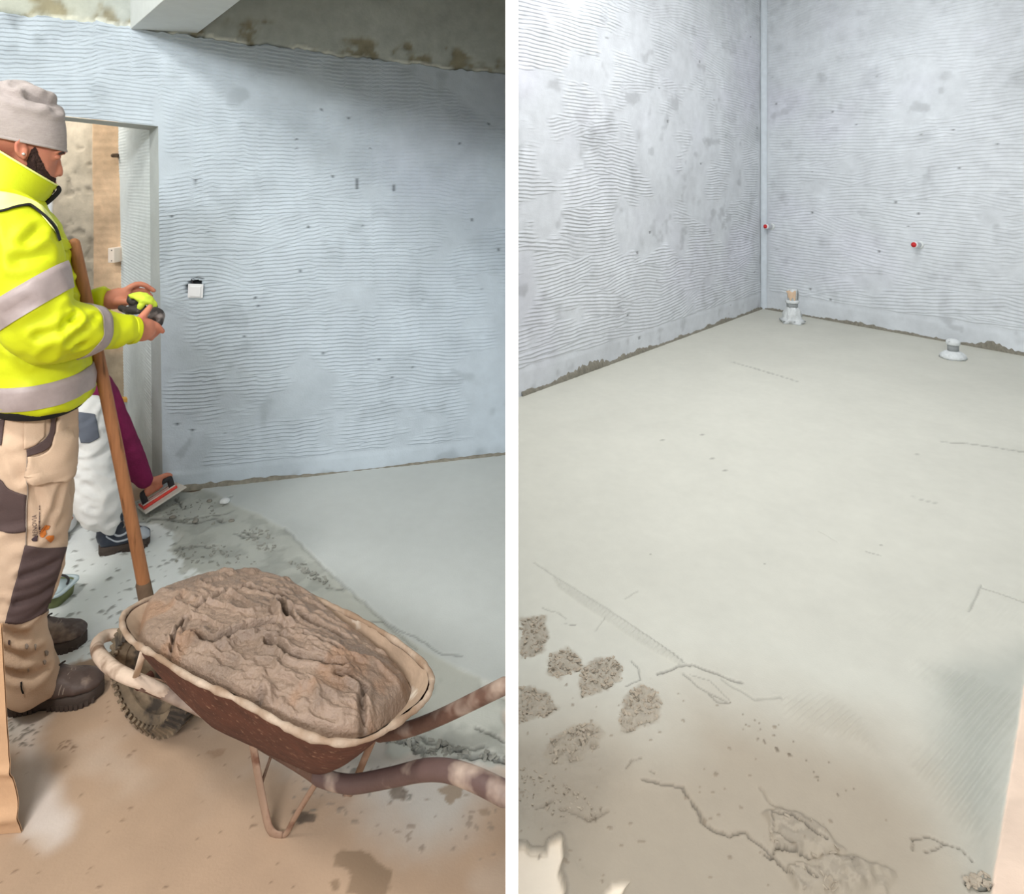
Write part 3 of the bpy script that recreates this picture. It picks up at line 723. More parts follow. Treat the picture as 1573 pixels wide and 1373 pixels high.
        crack(X, Y, h, c, L, w * np.where(Y > 2.7, 1.1, 0.7), 0.003, dk, 0.005)
    # scraped footprints in the soft mortar
    for k, pl in enumerate(FOOT):
        m = region(X, Y, pl, 0.008, 0.012, 30, 30 + k)
        r1 = fbm2(X * 75 + Y * 60, Y * 130 - X * 50, 50 + k, 3); r2 = fbm2(X * 38, Y * 80, 60 + k, 3)
        h += m * (0.024 * (r1 - .6) + 0.010 * (r2 - .5)); c = mixc(c, m * .8, (164, 154, 138))
    # ragged broken edge and torn lumps
    crack(X, Y, h, c, EDGE, 0.0034, 0.006, 0.5, 0.012, 3)
    below = region(X, Y, EDGE + [(1215, 1420), (1000, 1420), (860, 1300), (930, 1230)], 0.02, 0.02, 12, 5)
    h -= 0.003 * below
    for k, (pl, up) in enumerate((([(1180, 1265), (1200, 1255), (1245, 1275), (1275, 1300), (1290, 1315), (1270, 1330), (1230, 1320), (1185, 1305)], 0.016), ([(1215, 1345), (1260, 1325), (1300, 1330), (1350, 1345), (1330, 1373), (1230, 1380)], 0.014),
                                  ([(1290, 1345), (1330, 1335), (1370, 1355), (1350, 1380), (1295, 1375)], 0.012))):
        m = region(X, Y, pl, 0.010, 0.02, 25, 70 + k); h += m * up * (0.3 + fbm2(X * 45, Y * 45, 80 + k, 3))
        c = c * (1 - 0.14 * m * (fbm2(X * 50, Y * 50, 81 + k, 3) > .5))[..., None]
    for L, w, dk in (([(1190, 1265), (1215, 1268), (1245, 1285), (1270, 1303)], 0.007, 0.6), ([(1173, 1315), (1185, 1325), (1195, 1310), (1235, 1322), (1243, 1328)], 0.006, 0.6), ([(1238, 1348), (1255, 1360)], 0.010, 0.6),
                     ([(1185, 1255), (1190, 1290), (1220, 1310)], 0.005, 0.35), ([(1300, 1338), (1330, 1338)], 0.004, 0.45), ([(1400, 1295), (1425, 1290), (1448, 1302), (1475, 1312), (1492, 1330)], 0.005, 0.6), ([(1402, 1295), (1404, 1312)], 0.005, 0.45),
                     ([(1425, 1316), (1445, 1310), (1452, 1302)], 0.005, 0.55), ([(1485, 1365), (1505, 1355)], 0.008, 0.7), ([(1505, 1373), (1522, 1367)], 0.010, 0.8), ([(1170, 1220), (1185, 1245), (1215, 1262)], 0.006, 0.18),
                     ([(862, 1250), (885, 1258), (903, 1268), (935, 1252)], 0.006, 0.22), ([(962, 1185), (970, 1172), (985, 1172)], 0.005, 0.35), ([(995, 1190), (1008, 1196)], 0.005, 0.3), ([(820, 1248), (850, 1240)], 0.005, 0.25)):
        crack(X, Y, h, c, L, w * 0.48, 0.006, dk * .9, 0.007, 9)
    # bare pale floor showing at the ragged bottom corner
    w1 = region(X, Y, [(790, 1300), (808, 1302), (815, 1312), (840, 1318), (845, 1300), (862, 1292), (866, 1320), (862, 1345), (868, 1373), (860, 1450), (790, 1450)], 0.004, 0.010, 30, 11)
    w1 = np.maximum(w1, region(X, Y, [(930, 1373), (940, 1362), (965, 1360), (958, 1373), (945, 1400), (930, 1400)], 0.004, 0.008, 30, 12))
    c = mixc(c, w1, (238, 226, 208)); h = h - w1 * 0.012
    rim = sstep(0.012, 0.003, np.abs(signed(X, Y, fl2([(790, 1300), (808, 1302), (815, 1312), (840, 1318), (845, 1300), (862, 1292), (866, 1320), (862, 1345), (868, 1373), (860, 1450), (790, 1450)])) + 0.01 * (fbm2(X * 30, Y * 30, 11, 4) - .5) * 2)) * (1 - w1)
    c = c * (1 - 0.28 * rim)[..., None]; h += 0.005 * rim
    spots(X, Y, h, c, 120, 13, [(797, 1050), (1000, 1040), (1250, 1140), (1400, 1250), (1300, 1373), (880, 1373), (797, 1290)], 0.0015, 0.006, (132, 118, 100), 0.003, 0.7)
    spots(X, Y, h, c, 30, 14, [(1060, 1090), (1120, 1080), (1330, 1200), (1300, 1240), (1150, 1140)], 0.0015, 0.006, (110, 98, 82), 0.003, 0.8)
    spots(X, Y, h, c, 22, 15, [(900, 580), (1500, 620), (1480, 900), (1000, 860)], 0.004, 0.010, (120, 118, 110), 0.003, 0.7)
    # beyond the straight edge lies bare pinkish floor
    A, B = fl2([(1575, 1050), (1520, 1400)])
    d = (B - A) / np.linalg.norm(B - A); s = (X - A[0]) * -d[1] + (Y - A[1]) * d[0]
    s = s + 0.004 * (fbm2(X * 25, Y * 25, 5, 3) - .5)
    out = sstep(-0.003, 0.003, s) if (((1.6 - A[0]) * -d[1] + (1.3 - A[1]) * d[0]) > 0) else sstep(-0.003, 0.003, -s)
    out = out * (Y < 1.95)
    k1 = fbm2(X * 5, Y * 12, 8, 4)
    pink = lin((226, 202, 182)) * (1 + 0.35 * (k1 - .5))[..., None]
    c = c * (1 - out[..., None]) + out[..., None] * pink; h = h * (1 - out) + out * (0.016 + 0.007 * (fbm2(X * 14, Y * 22, 9, 4) - .5))
    lip = sstep(0.006, 0.002, np.abs(s)) * (Y < 1.95); c = c * (1 + 0.12 * lip)[..., None]
    return h, c
yy = ygeo(0.9, 2.7, 0.0028)[:, None]; xx = np.linspace(0.004, 2.15, 520)[None, :]; X, Y = xx + 0 * yy, yy + 0 * xx
h, c = right_floor(X, Y); g1 = grid_mesh(np.stack([X, Y, h], -1), c)
yy = ygeo(2.7, 7.75, 0.0053)[:, None]; xx = np.linspace(0.004, 6.3, 310)[None, :]; X, Y = xx + 0 * yy, yy + 0 * xx
h, c = right_floor(X, Y); g2 = grid_mesh(np.stack([X, Y, h], -1), c)
yy = np.linspace(0.9, 2.7, 30)[:, None]; xx = np.linspace(2.15, 6.3, 50)[None, :]; X, Y = xx + 0 * yy, yy + 0 * xx
c3 = np.zeros(X.shape + (3,)) + lin((200, 186, 170)); g3 = grid_mesh(np.stack([X, Y, 0 * X + 0.012], -1), c3)
floor_r = put('floor', big_mesh([g1, g2, g3]), M_floor, origin=(1.5, 3, 0)); tag(floor_r, kind='structure')
# the floor goes on behind the viewer
c4 = np.zeros((8, 8, 3)) + lin((196, 174, 150))
yy = np.linspace(-4.4, 0.905, 8)[:, None]; xx = np.linspace(-2.7, 5.2, 8)[None, :]
tag(put('floor', big_mesh([grid_mesh(np.stack([xx + 0 * yy, yy + 0 * xx, 0 * xx + 0 * yy], -1), c4)]), M_floor), kind='structure')
# ------------------------------------------------------------------ wheelbarrow full of mortar
M_rust = mat('rusty_steel', (86, 50, 37), rough=0.85, var=0.35, scale=26, bump=0.35, bscale=90, spots=[((140, 106, 84), 75, 0.60, 0.72), ((64, 38, 28), 9, 0.58, 0.75)])
M_rim = mat('mortar_crusted_rim', (176, 157, 139), rough=0.95, var=0.2, scale=40, bump=0.8, bscale=70, spots=[((142, 118, 97), 16, 0.36, 0.60)])
M_tubein = mat('mortar_smeared_steel', (176, 152, 130), rough=0.8, var=0.16, scale=20, bump=0.5, bscale=60, spots=[((222, 212, 196), 8, 0.60, 0.68)])
M_mortar = mat('wet_mortar', attr='tint', rough=0.52, var=0.10, scale=60, bump=0.9, bscale=150, spec=0.4)
M_rail = mat('mortar_splashed_tube', (100, 74, 62), rough=0.7, var=0.25, scale=18, bump=0.4, spots=[((190, 172, 156), 7, 0.50, 0.68)])
M_grip = mat('brown_grip', (92, 72, 68), rough=0.55, var=0.12, bump=0.2, spots=[((188, 168, 152), 9, 0.54, 0.72)])
M_leg = mat('painted_leg_steel', (150, 122, 102), rough=0.75, var=0.2, bump=0.3, spots=[((110, 74, 56), 14, 0.56, 0.66)])
M_tyre = mat('muddy_tyre', (122, 106, 86), rough=0.9, var=0.28, scale=30, bump=0.5, spots=[((70, 62, 54), 16, 0.52, 0.62)])
M_pinkpipe = mat('dusty_front_bar', (206, 184, 164), rough=0.85, var=0.12, bump=0.4, spots=[((130, 104, 84), 9, 0.56, 0.66)])
M_bolt = mat('pale_bolt', (226, 214, 196), rough=0.6, var=0.05, bump=0)

def ray_plane(px, py, pl):
    k = np.array([(px - CX) / F, 1.0, -(py - HZ) / F]); a, b, c_ = pl       # z = a + b x + c y
    D = (a - H) / (k[2] - b * k[0] - c_ * k[1])
    return np.array([0, 0, H]) + k * D
q = [fl(540, 1140, .455), fl(660, 1030, .405), fl(200, 980, .435), fl(345, 879, .365)]
A_ = np.array([[1, p[0], p[1]] for p in q]); PL = np.linalg.lstsq(A_, np.array([p[2] for p in q]), rcond=None)[0]
rim_px = [(213, 993), (240, 1007), (290, 1040), (340, 1063), (380, 1082), (430, 1111), (470, 1130), (505, 1140), (542, 1142), (575, 1132), (600, 1116), (630, 1096), (655, 1073), (664, 1048), (659, 1029),
          (640, 1009), (600, 979), (560, 955), (520, 936), (470, 913), (430, 892), (400, 881), (345, 880), (310, 886), (262, 906), (215, 926), (192, 941), (187, 957), (196, 977)]
R3 = np.array([ray_plane(x, y, PL) for x, y in rim_px])
ci = [0, 8, 14, 22, 29]
loopP = np.concatenate([R3, R3[:1]])
dense = []
for s in range(4):
    dense.append(resample(loopP[ci[s]:ci[s + 1] + 1], 41)[:-1])
rim = np.concatenate(dense)                                   # 160 points
k5 = np.ones(5) / 5
rim = np.stack([np.convolve(np.concatenate([rim[-2:, i], rim[:, i], rim[:2, i]]), k5, 'valid') for i in range(3)], 1)
b_nl, b_nr = fl(306, 1109, .200), fl(500, 1199, .200)
dl = (b_nr - b_nl) / np.linalg.norm(b_nr - b_nl); pw = np.array([-dl[1], dl[0], 0])
if pw[1] < 0: pw = -pw
b_fr, b_fl = b_nr + pw * 0.21 - dl * 0.02, b_nl + pw * 0.21 + dl * 0.02
bc = (b_nl + b_nr + b_fr + b_fl) / 4
def side(a, b, n=40): return np.array([a + (b - a) * t for t in np.linspace(0, 1, n, endpoint=False)])
bot = np.concatenate([side(b_nl, b_nr), side(b_nr, b_fr), side(b_fr, b_fl), side(b_fl, b_nl)])
k9 = np.ones(13) / 13
bot = np.stack([np.convolve(np.concatenate([bot[-6:, i], bot[:, i], bot[:6, i]]), k9, 'valid') for i in range(3)], 1)
barrow = thing('wheelbarrow', (bc[0], bc[1], 0), 'rusty wheelbarrow heaped with wet mortar standing beside the man in yellow jacket', 'wheelbarrow', rotz=math.atan2(dl[1], dl[0]))
rings = []
for t in np.linspace(0, 1, 12):
    e = t ** 1.0; bulge = 0.012 * math.sin(math.pi * t)
    rg = rim * (1 - e) + bot * e
    out = rg - np.array([bc[0], bc[1], 0]); out[:, 2] = 0; out /= np.linalg.norm(out, axis=1)[:, None]
    rings.append(rg + out * bulge + (0.0015 * (noise3(rg * 25, 3) - .5))[:, None] * out)
th = 0.004
inner = []
for t, rg in zip(np.linspace(0, 1, 12), rings):
    out = rg - np.array([bc[0], bc[1], 0]); out[:, 2] = 0; out /= np.linalg.norm(out, axis=1)[:, None]
    inner.append(rg - out * th + np.array([0, 0, 0.0 if t < 0.9 else th]))
v1, f1 = loft(rings, cap=False); v2, f2 = loft(inner[::-1], cap=False)
n = 160
v, f = join([(v1, f1), (v2, f2)])
f.append(tuple(11 * n + j for j in range(n))); f.append(tuple(12 * n + j for j in range(n))[::-1])
tub = obj('tub', v, f, M_rust, barrow)
# rolled rim, thick with crusted mortar
R_ = np.concatenate([rim, rim[:3]]); s_ = np.linspace(0, 1, len(R_))
rr = 0.0058 + 0.006 * (noise3(R_ * 42, 5) - .42) + 0.003 * (noise3(R_ * 90, 6) - .5)
obj('rim', *tube(R_, rr, 12), M_rim, barrow)
# inner wall skin, smeared
sk = []
for t in (0.02, 0.12, 0.25, 0.4):
    rg = rim * (1 - t) + bot * t; out = rg - np.array([bc[0], bc[1], 0]); out[:, 2] = 0; out /= np.linalg.norm(out, axis=1)[:, None]
    sk.append(rg - out * (0.0042 + 0.003 * noise3(rg * 40, 7))[:, None] + np.array([0, 0, 0.004 if t < .05 else 0]))
obj('mortar_smear', *loft(sk, cap=False), M_tubein, barrow)

# mortar: a heap with trowel swirls
cen = rim.mean(0); NR, NT = 125, 410
TH = np.linspace(0, 160, NT, endpoint=False); rimT = np.stack([np.interp(TH, np.arange(161), np.r_[rim[:, i], rim[:1, i]]) for i in range(3)], 1)
fr = np.clip(((rimT - cen) @ dl) / 0.33, -1, 1)               # -1 front (wheel end) .. +1 handle end
farside = np.clip(((rimT - cen) @ pw) / 0.15, -1, 1)
edge = 0.955 - 0.05 * sstep(0.3, 1, fr) * 1.0 - 0.02 * sstep(.3, 1, farside) * sstep(0, 0.6, fr) + 0.085 * sstep(0.25, -0.6, fr) * sstep(-0.5, 0.3, farside)
dz = -0.016 - 0.022 * sstep(0.25, 0.95, fr) + 0.034 * sstep(0.25, -0.6, fr) * sstep(-0.5, 0.2, farside) + 0.008 * sstep(-0.2, -1, farside)
rad = np.linspace(0, 1, NR)
G = np.zeros((NR, NT, 3))
botT = np.stack([np.interp(TH, np.arange(161), np.r_[bot[:, i], bot[:1, i]]) for i in range(3)], 1)
te = np.clip((-dz + 0.012) / 0.22, 0, 1)
outT = rimT - cen; outT[:, 2] = 0; outT /= np.linalg.norm(outT, axis=1)[:, None]
EDGEP = np.where((edge > 0.975)[:, None], cen + (rimT - cen) * edge[:, None], rimT * (1 - te)[:, None] + botT * te[:, None] - outT * 0.007)
kk = np.ones(25) / 25
EDGEP = np.stack([np.convolve(np.concatenate([EDGEP[-12:, i], EDGEP[:, i], EDGEP[:12, i]]), kk, 'valid') for i in range(3)], 1)
for i, r in enumerate(rad):
    e = edge if r > .0 else edge
    P = cen + (EDGEP - cen) * r
    pz = PL[0] + PL[1] * P[:, 0] + PL[2] * P[:, 1]
    P[:, 2] = pz + dz * r ** 3 + 0.034 * (1 - r ** 2.2) - 0.02 * sstep(0.93, 1, r)
    G[i] = P
x, y = G[..., 0], G[..., 1]
lx, ly = (x - cen[0]) * dl[0] + (y - cen[1]) * dl[1], (x - cen[0]) * pw[0] + (y - cen[1]) * pw[1]
wx = lx + 0.05 * (fbm2(lx * 9, ly * 9, 3, 3) - .5); wy = ly + 0.05 * (fbm2(lx * 9, ly * 9, 13, 3) - .5)
rid = 1 - np.abs(2 * fbm2(wx * 7, wy * 17, 5, 4) - 1)
hz = 0.014 * (fbm2(lx * 6, ly * 11, 1, 4) - .5) + 0.010 * (sstep(0.80, 1.0, rid)) + 0.007 * (fbm2(lx * 34, ly * 34, 4, 4) - .5) + 0.006 * (fbm2(lx * 90, ly * 90, 8, 3) - .5)
rough = sstep(0.5, 0.62, fbm2(lx * 5 + 3, ly * 5, 17, 3)); hz += rough * 0.007 * (fbm2(lx * 60, ly * 60, 18, 3) - .5)
tint = np.zeros(G.shape) + lin((142, 121, 105))
sw = sstep(0.52, 0.7, fbm2(wx * 8, wy * 16, 25, 4)); tint = tint * (1 - 0.22 * sw)[..., None]
tint = tint * (1 + 0.20 * (fbm2(lx * 4, ly * 4, 26, 3) - .5))[..., None]
red = sstep(0.6, 0.75, fbm2(wx * 11, wy * 11, 27, 3))[..., None]; tint = tint * (1 + red * (np.array([1.02, 0.90, 0.80]) - 1))
def mpx(pts): return np.array([ray_plane(a, b, PL + np.array([0.025, 0, 0]))[:2] for a, b in pts])
for L, w, dp in (([(262, 985), (272, 960), (285, 945)], .006, .012), ([(300, 972), (330, 985), (380, 975), (420, 968)], .010, .016), ([(380, 905), (420, 915), (440, 925)], .008, .012), ([(440, 940), (480, 955), (530, 975)], .012, .016),
                 ([(430, 930), (438, 945), (446, 960)], .010, .022), ([(360, 1055), (385, 1058), (405, 1050)], .010, .022), ([(410, 990), (450, 1010), (500, 1020), (538, 1020)], .009, .015), ([(520, 1030), (560, 1035), (556, 1060), (560, 1100)], .008, .012),
                 ([(595, 1060), (585, 1085), (565, 1110)], .009, .014), ([(618, 1055), (612, 1080), (600, 1095)], .007, .010), ([(300, 1025), (330, 1040), (370, 1052)], .006, .008), ([(470, 985), (520, 1000)], .006, .008), ([(300, 935), (340, 915), (380, 905)], .007, .010), ([(430, 1110), (470, 1125), (530, 1128), (570, 1110)], .008, .012)):
    pp = mpx(L); d = seg_dist(x + 0.012 * (fbm2(x * 40, y * 40, 2, 2) - .5), y + 0.012 * (fbm2(x * 40, y * 40, 9, 2) - .5), pp)
    m = sstep(w * 1.3, w * 0.2, d); hz -= dp * m; hz += dp * 0.5 * sstep(w * 3, w * 1.7, d) * (1 - m); tint = tint * (1 - 0.35 * m)[..., None]
G[..., 2] += hz * (0.35 + 0.65 * sstep(1.0, 0.88, rad))[:, None] + 0.0
Gc = np.concatenate([G, G[:, :1]], 1); Tc = np.concatenate([tint, tint[:, :1]], 1)
ins = rim * .4 + bot * .6; ins = ins + (np.array([bc[0], bc[1], 0]) - ins) * np.array([.14, .14, 0]); low = np.stack([np.interp(TH, np.arange(161), np.r_[ins[:, i], ins[:1, i]]) for i in range(3)], 1); low = np.concatenate([low, low[:1]])[None]; Gc = np.concatenate([Gc, low]); Tc = np.concatenate([Tc, Tc[-1:]])
heap = put('mortar_heap', big_mesh([grid_mesh(Gc, Tc)]), M_mortar)
tag(heap, 'heap of wet brown mortar with trowel swirls filling the rusty wheelbarrow', 'mortar')

# frame tube with its handles and front bar
rail_near = [(490, 1193, 1.385), (465, 1176, 1.45), (400, 1138, 1.56), (335, 1101, 1.61), (262, 1067, 1.61), (222, 1050, 1.60)]
handle_near = [(490, 1193, 1.385), (515, 1201, 1.36), (545, 1204, 1.335), (600, 1194, 1.285), (650, 1183, 1.235), (690, 1184, 1.20), (730, 1197, 1.165), (775.4, 1219, 1.13)]
front_bar = [(262, 1067, 1.61), (222, 1049, 1.60), (198, 1040, 1.605), (174, 1027, 1.65), (156, 1010, 1.72), (149, 996, 1.80), (152, 984, 1.87), (170, 975, 1.92), (225, 975, 1.93)]
rail_far = [(225, 975, 1.93), (350, 1003, 1.80), (480, 1072, 1.60), (585, 1127, 1.44)]
handle_far = [(585, 1127, 1.44), (615, 1123, 1.415), (645, 1114, 1.387), (690, 1095, 1.345), (775.4, 1053, 1.275)]
T3 = lambda L: np.array([at(*p) for p in L])
rail = obj('frame_tube', *join([tube(T3(rail_near), 0.0155, 14, steps=40), tube(T3(rail_far), 0.0155, 14, steps=40)]), M_rail, barrow)
tag(obj('handle', *tube(T3(handle_near), [.016, .016, .0165, .0165, .0175, .018, .0185, .019], 18, steps=60), M_grip, barrow), 'brown rubber gripped handle nearest the viewer')
tag(obj('handle', *tube(T3(handle_far), [.0145, .0145, .0145, .0145, .015], 18, steps=50), M_rail, barrow), 'mortar splashed handle on the far side')
tag(obj('front_bar', *tube(T3(front_bar), [.0140, .0150, .016, .0170, .0170, .0165, .0165, .0160, .0155], 18, steps=60), M_pinkpipe, barrow), 'dusty pale bent bar round the wheel')
# legs: bent straps
def strap(L, w, t, steps=40):
    P = T3(L); return tube(P, np.array([[w, t]] * len(P)), 10, steps=steps, ref=tuple(np.array([0.3, 0.9, 0.1])), roundcap=0)
obj('leg', *strap([(388, 1140, 1.505), (398, 1200, 1.475), (409, 1255, 1.452), (415, 1274, 1.445), (424, 1282, 1.443), (434, 1284, 1.442)], .0125, .004), M_leg, barrow)
obj('leg_brace', *strap([(434, 1284, 1.442), (441, 1278, 1.44), (455, 1252, 1.425), (487, 1200, 1.39)], .006, .0035), M_leg, barrow)
obj('leg', *strap([(576, 1128, 1.43), (556, 1175, 1.49), (538, 1218, 1.538), (530, 1220, 1.538)], .008, .004), M_leg, barrow)
obj('leg_brace', *strap([(532, 1220, 1.536), (512, 1190, 1.56), (470, 1130, 1.60)], .006, .0035), M_leg, barrow)
obj('leg_brace', *strap([(420, 1150, 1.56), (402, 1203, 1.475)], .005, .003), M_leg, barrow)
# wheel
rd = np.array([dl[0], dl[1], 0]); ax = np.array([-dl[1], dl[0], 0])
Wc = at(243, 1036, 1.735); Wc[2] = 0.150
def wheel_pts(prof, n=72):
    rings = []
    for (r, o) in prof:
        A = np.linspace(0, 2 * math.pi, n, endpoint=False)
        rings.append(Wc + ax * o + np.cos(A)[:, None] * rd * r + np.sin(A)[:, None] * np.array([0, 0, 1.]) * r)
    return loft(rings + [rings[0]], cap=False)
wheel = obj('wheel', *wheel_pts([(0.095, -0.026), (0.115, -0.037), (0.132, -0.036), (0.142, -0.026), (0.1445, -0.01), (0.1445, 0.01), (0.142, 0.026), (0.132, 0.036), (0.115, 0.037), (0.095, 0.026)]), M_tyre, barrow)
lugs = []
for i in range(44):
    for sgn in (-1, 1):
        a = 2 * math.pi * (i + (0.5 if sgn > 0 else 0)) / 44
        er = rd * math.cos(a) + np.array([0, 0, 1.]) * math.sin(a); et = -rd * math.sin(a) + np.array([0, 0, 1.]) * math.cos(a)
        Rm = np.stack([et, ax, er], 1)
        lugs.append(box(Wc + er * 0.1440 + ax * sgn * 0.017, (0.0085, 0.034, 0.013), Rm))
        Rm2 = np.stack([et, (ax * sgn * 0.5 - er * 0.86), (er * 0.5 + ax * sgn * 0.86)], 1)
        lugs.append(box(Wc + er * 0.128 + ax * sgn * 0.0375, (0.0075, 0.040, 0.009), Rm2))
tag(obj('tread', *join(lugs), M_tyre, wheel, smooth=False), kind='stuff')
obj('wheel_disc', *wheel_pts([(0.012, -0.02), (0.08, -0.012), (0.097, -0.024), (0.097, 0.024), (0.08, 0.012), (0.012, 0.02)]), M_tyre, wheel)
Rax = frame_to(ax)
obj('axle', *lathe(Wc - ax * 0.062, [(0.0, 0), (0.011, 0.0), (0.011, 0.124), (0.0, 0.124)], 14, Rax), M_rust, wheel)
for s in (-1, 1):
    a = Wc + ax * s * 0.052 - rd * 0.02; b = Wc + ax * s * 0.055 + rd * 0.30 + np.array([0, 0, 0.045])
    d = (b - a) / np.linalg.norm(b - a); up = np.cross(ax, d)
    obj('fork_plate', *box((a + b) / 2, (np.linalg.norm(b - a), 0.006, 0.040), np.stack([d, ax, up], 1)), M_leg, barrow, smooth=False)
    for k in (0.45, 0.8):
        if s < 0: obj('bolt', *ell(a + (b - a) * k - ax * 0.005 + up * 0.004, (0.005, 0.005, 0.005), n=8, m=6), M_bolt, barrow)
g0, g1_ = ray_plane(218, 994, PL), at(208, 1042, 1.61)
obj('front_stay', *tube(np.array([g0 + [0, 0.01, -0.01], g1_]), np.array([[.008, .004]] * 2), 10, roundcap=0), M_pinkpipe, barrow)
g0, g1_ = ray_plane(235, 925, PL), at(200, 972, 1.93)
obj('front_stay', *tube(np.array([g0 + [0, 0.02, -0.02], g1_]), np.array([[.014, .004]] * 2), 10, roundcap=0), M_rail, barrow)
# ------------------------------------------------------------------ people
M_skin = mat('skin', (192, 124, 98), rough=0.55, var=0.10, scale=30, bump=0.12, bscale=200, spots=[((188, 104, 86), 14, 0.55, 0.70)])
M_hivis = mat('hi_vis_yellow', (200, 208, 18), rough=0.6, var=0.05, scale=12, bump=0.15, bscale=140)
M_hivis_pale_lit = mat('hi_vis_pale_lit', (246, 250, 150), rough=0.55, var=0.05, bump=0.1)  # paler hi-vis for the yoke; its overexposed highlight is put into the colour
M_reflect = mat('reflective_tape', (164, 150, 148), rough=0.45, var=0.08, scale=50, bump=0.08)
M_blackcl = mat('black_cloth', (26, 24, 24), rough=0.8, var=0.15, bump=0.1)
M_trouser = mat('sand_work_cloth', (204, 176, 150), rough=0.85, var=0.08, scale=10, bump=0.2, bscale=260)
M_tpatch = mat('dark_brown_work_cloth', (84, 68, 66), rough=0.85, var=0.12, scale=14, bump=0.2, bscale=260)
M_beanie = mat('grey_marl_knit', (172, 162, 158), rough=0.95, var=0.12, scale=70, stretch=(1, 1, 4), bump=0.5, bscale=220)
M_beard = mat('dark_beard', (52, 34, 28), rough=0.85, var=0.3, scale=120, bump=0.9, bscale=260)
M_boot = mat('scuffed_brown_boot', (88, 74, 68), rough=0.55, var=0.22, scale=22, bump=0.25, spots=[((150, 132, 118), 12, 0.60, 0.72)])
M_boot2 = mat('navy_work_shoe', (48, 54, 66), rough=0.5, var=0.2, scale=30, bump=0.2)
M_sole = mat('boot_sole', (70, 60, 54), rough=0.8, var=0.2, bump=0.3)
M_lace = mat('boot_lace', (60, 52, 48), rough=0.8, var=0.1, bump=0.1)
M_seam = mat('seam_piping', (150, 136, 124), rough=0.7, var=0.1, bump=0.1)
M_stain = mat('orange_stain', (196, 112, 46), rough=0.8, var=0.2, scale=60, bump=0.2)
M_print = mat('trouser_print', (66, 52, 56), rough=0.8, var=0.1, bump=0)
M_silver = mat('silver', (230, 230, 226), rough=0.2, var=0, bump=0, metal=0.6)
M_eye = mat('eye_white', (226, 218, 210), rough=0.3, var=0.02, bump=0)
M_maroon = mat('maroon_knit', (124, 28, 76), rough=0.9, var=0.12, scale=40, bump=0.35, bscale=180)
M_wtrouser = mat('white_work_cloth', (224, 224, 222), rough=0.85, var=0.06, scale=12, bump=0.2)
M_gpad = mat('grey_knee_cloth', (98, 104, 116), rough=0.85, var=0.1, bump=0.2)
M_hair = mat('dark_hair', (40, 30, 26), rough=0.7, var=0.2, bump=0.6, bscale=200)
M_gloveY = mat('yellow_green_glove_back', (206, 226, 70), rough=0.8, var=0.08, bump=0.3)
M_gloveK = mat('black_glove_coating', (58, 54, 52), rough=0.7, var=0.2, bump=0.4, spots=[((140, 132, 128), 26, 0.56, 0.68)])

def inflate_wr(amp, fx, seed, aniso=(1, 1, 1), creases=()):
    def f(co):
        q = co * fx * np.array(aniso)
        w = np.stack([noise3(q * 0.7 + 5, seed + 1), noise3(q * 0.7 + 9, seed + 2), noise3(q * 0.7 + 2, seed + 3)], 1)
        r = 1 - np.abs(2 * noise3(q + 1.2 * w, seed) - 1)
        out = amp * (r - 0.5) + 0.35 * amp * (noise3(q * 2.7, seed + 4) - .5)
        for L, w, dp in creases:
            d = np.full(len(co), 9.0)
            for a, b in zip(L[:-1], L[1:]):
                ab = b - a; t = np.clip(((co - a) @ ab) / (ab @ ab), 0, 1); d = np.minimum(d, np.linalg.norm(co - a - t[:, None] * ab, axis=1))
            out = out - dp * np.exp(-(d / w) ** 2) + 0.6 * dp * np.exp(-((d - 2.1 * w) / w) ** 2)
        return out
    return f

# ---------------- the standing man: profile towards the picture's right
X0, D0 = -1.335, 1.913; FW = np.array([0.835, 0.55, 0]); LT = np.array([0.55, -0.835, 0]); UP = np.array([0, 0, 1.0])
def MP(px, py, l=0.0):
    k = (px - CX) / F
    s = (k * (D0 - 0.835 * l) - X0 - 0.55 * l) / (0.835 - 0.55 * k)
    D = D0 + 0.55 * s - 0.835 * l
    return np.array([X0 + 0.835 * s + 0.55 * l, D, H - (py - HZ) / F * D])
RM = np.stack([FW, LT, UP], 1)
PX = 1 / 650.0
def mring(front, back, lat, l0=0.0, n=40, sq=1.0):
    a, b = MP(*front, l0), MP(*back, l0); c = (a + b) / 2
    A = np.linspace(0, 2 * math.pi, n, endpoint=False); ca, sa = np.cos(A), np.sin(A)
    if sq != 1: ca, sa = np.sign(ca) * np.abs(ca) ** sq, np.sign(sa) * np.abs(sa) ** sq
    return c + ca[:, None] * (a - c) + sa[:, None] * LT * lat
man = thing('person', (X0, D0, 0), 'man in yellow hi-vis jacket and grey beanie standing, pulling at a pair of gloves', 'person', rotz=math.atan2(0.55, 0.835))

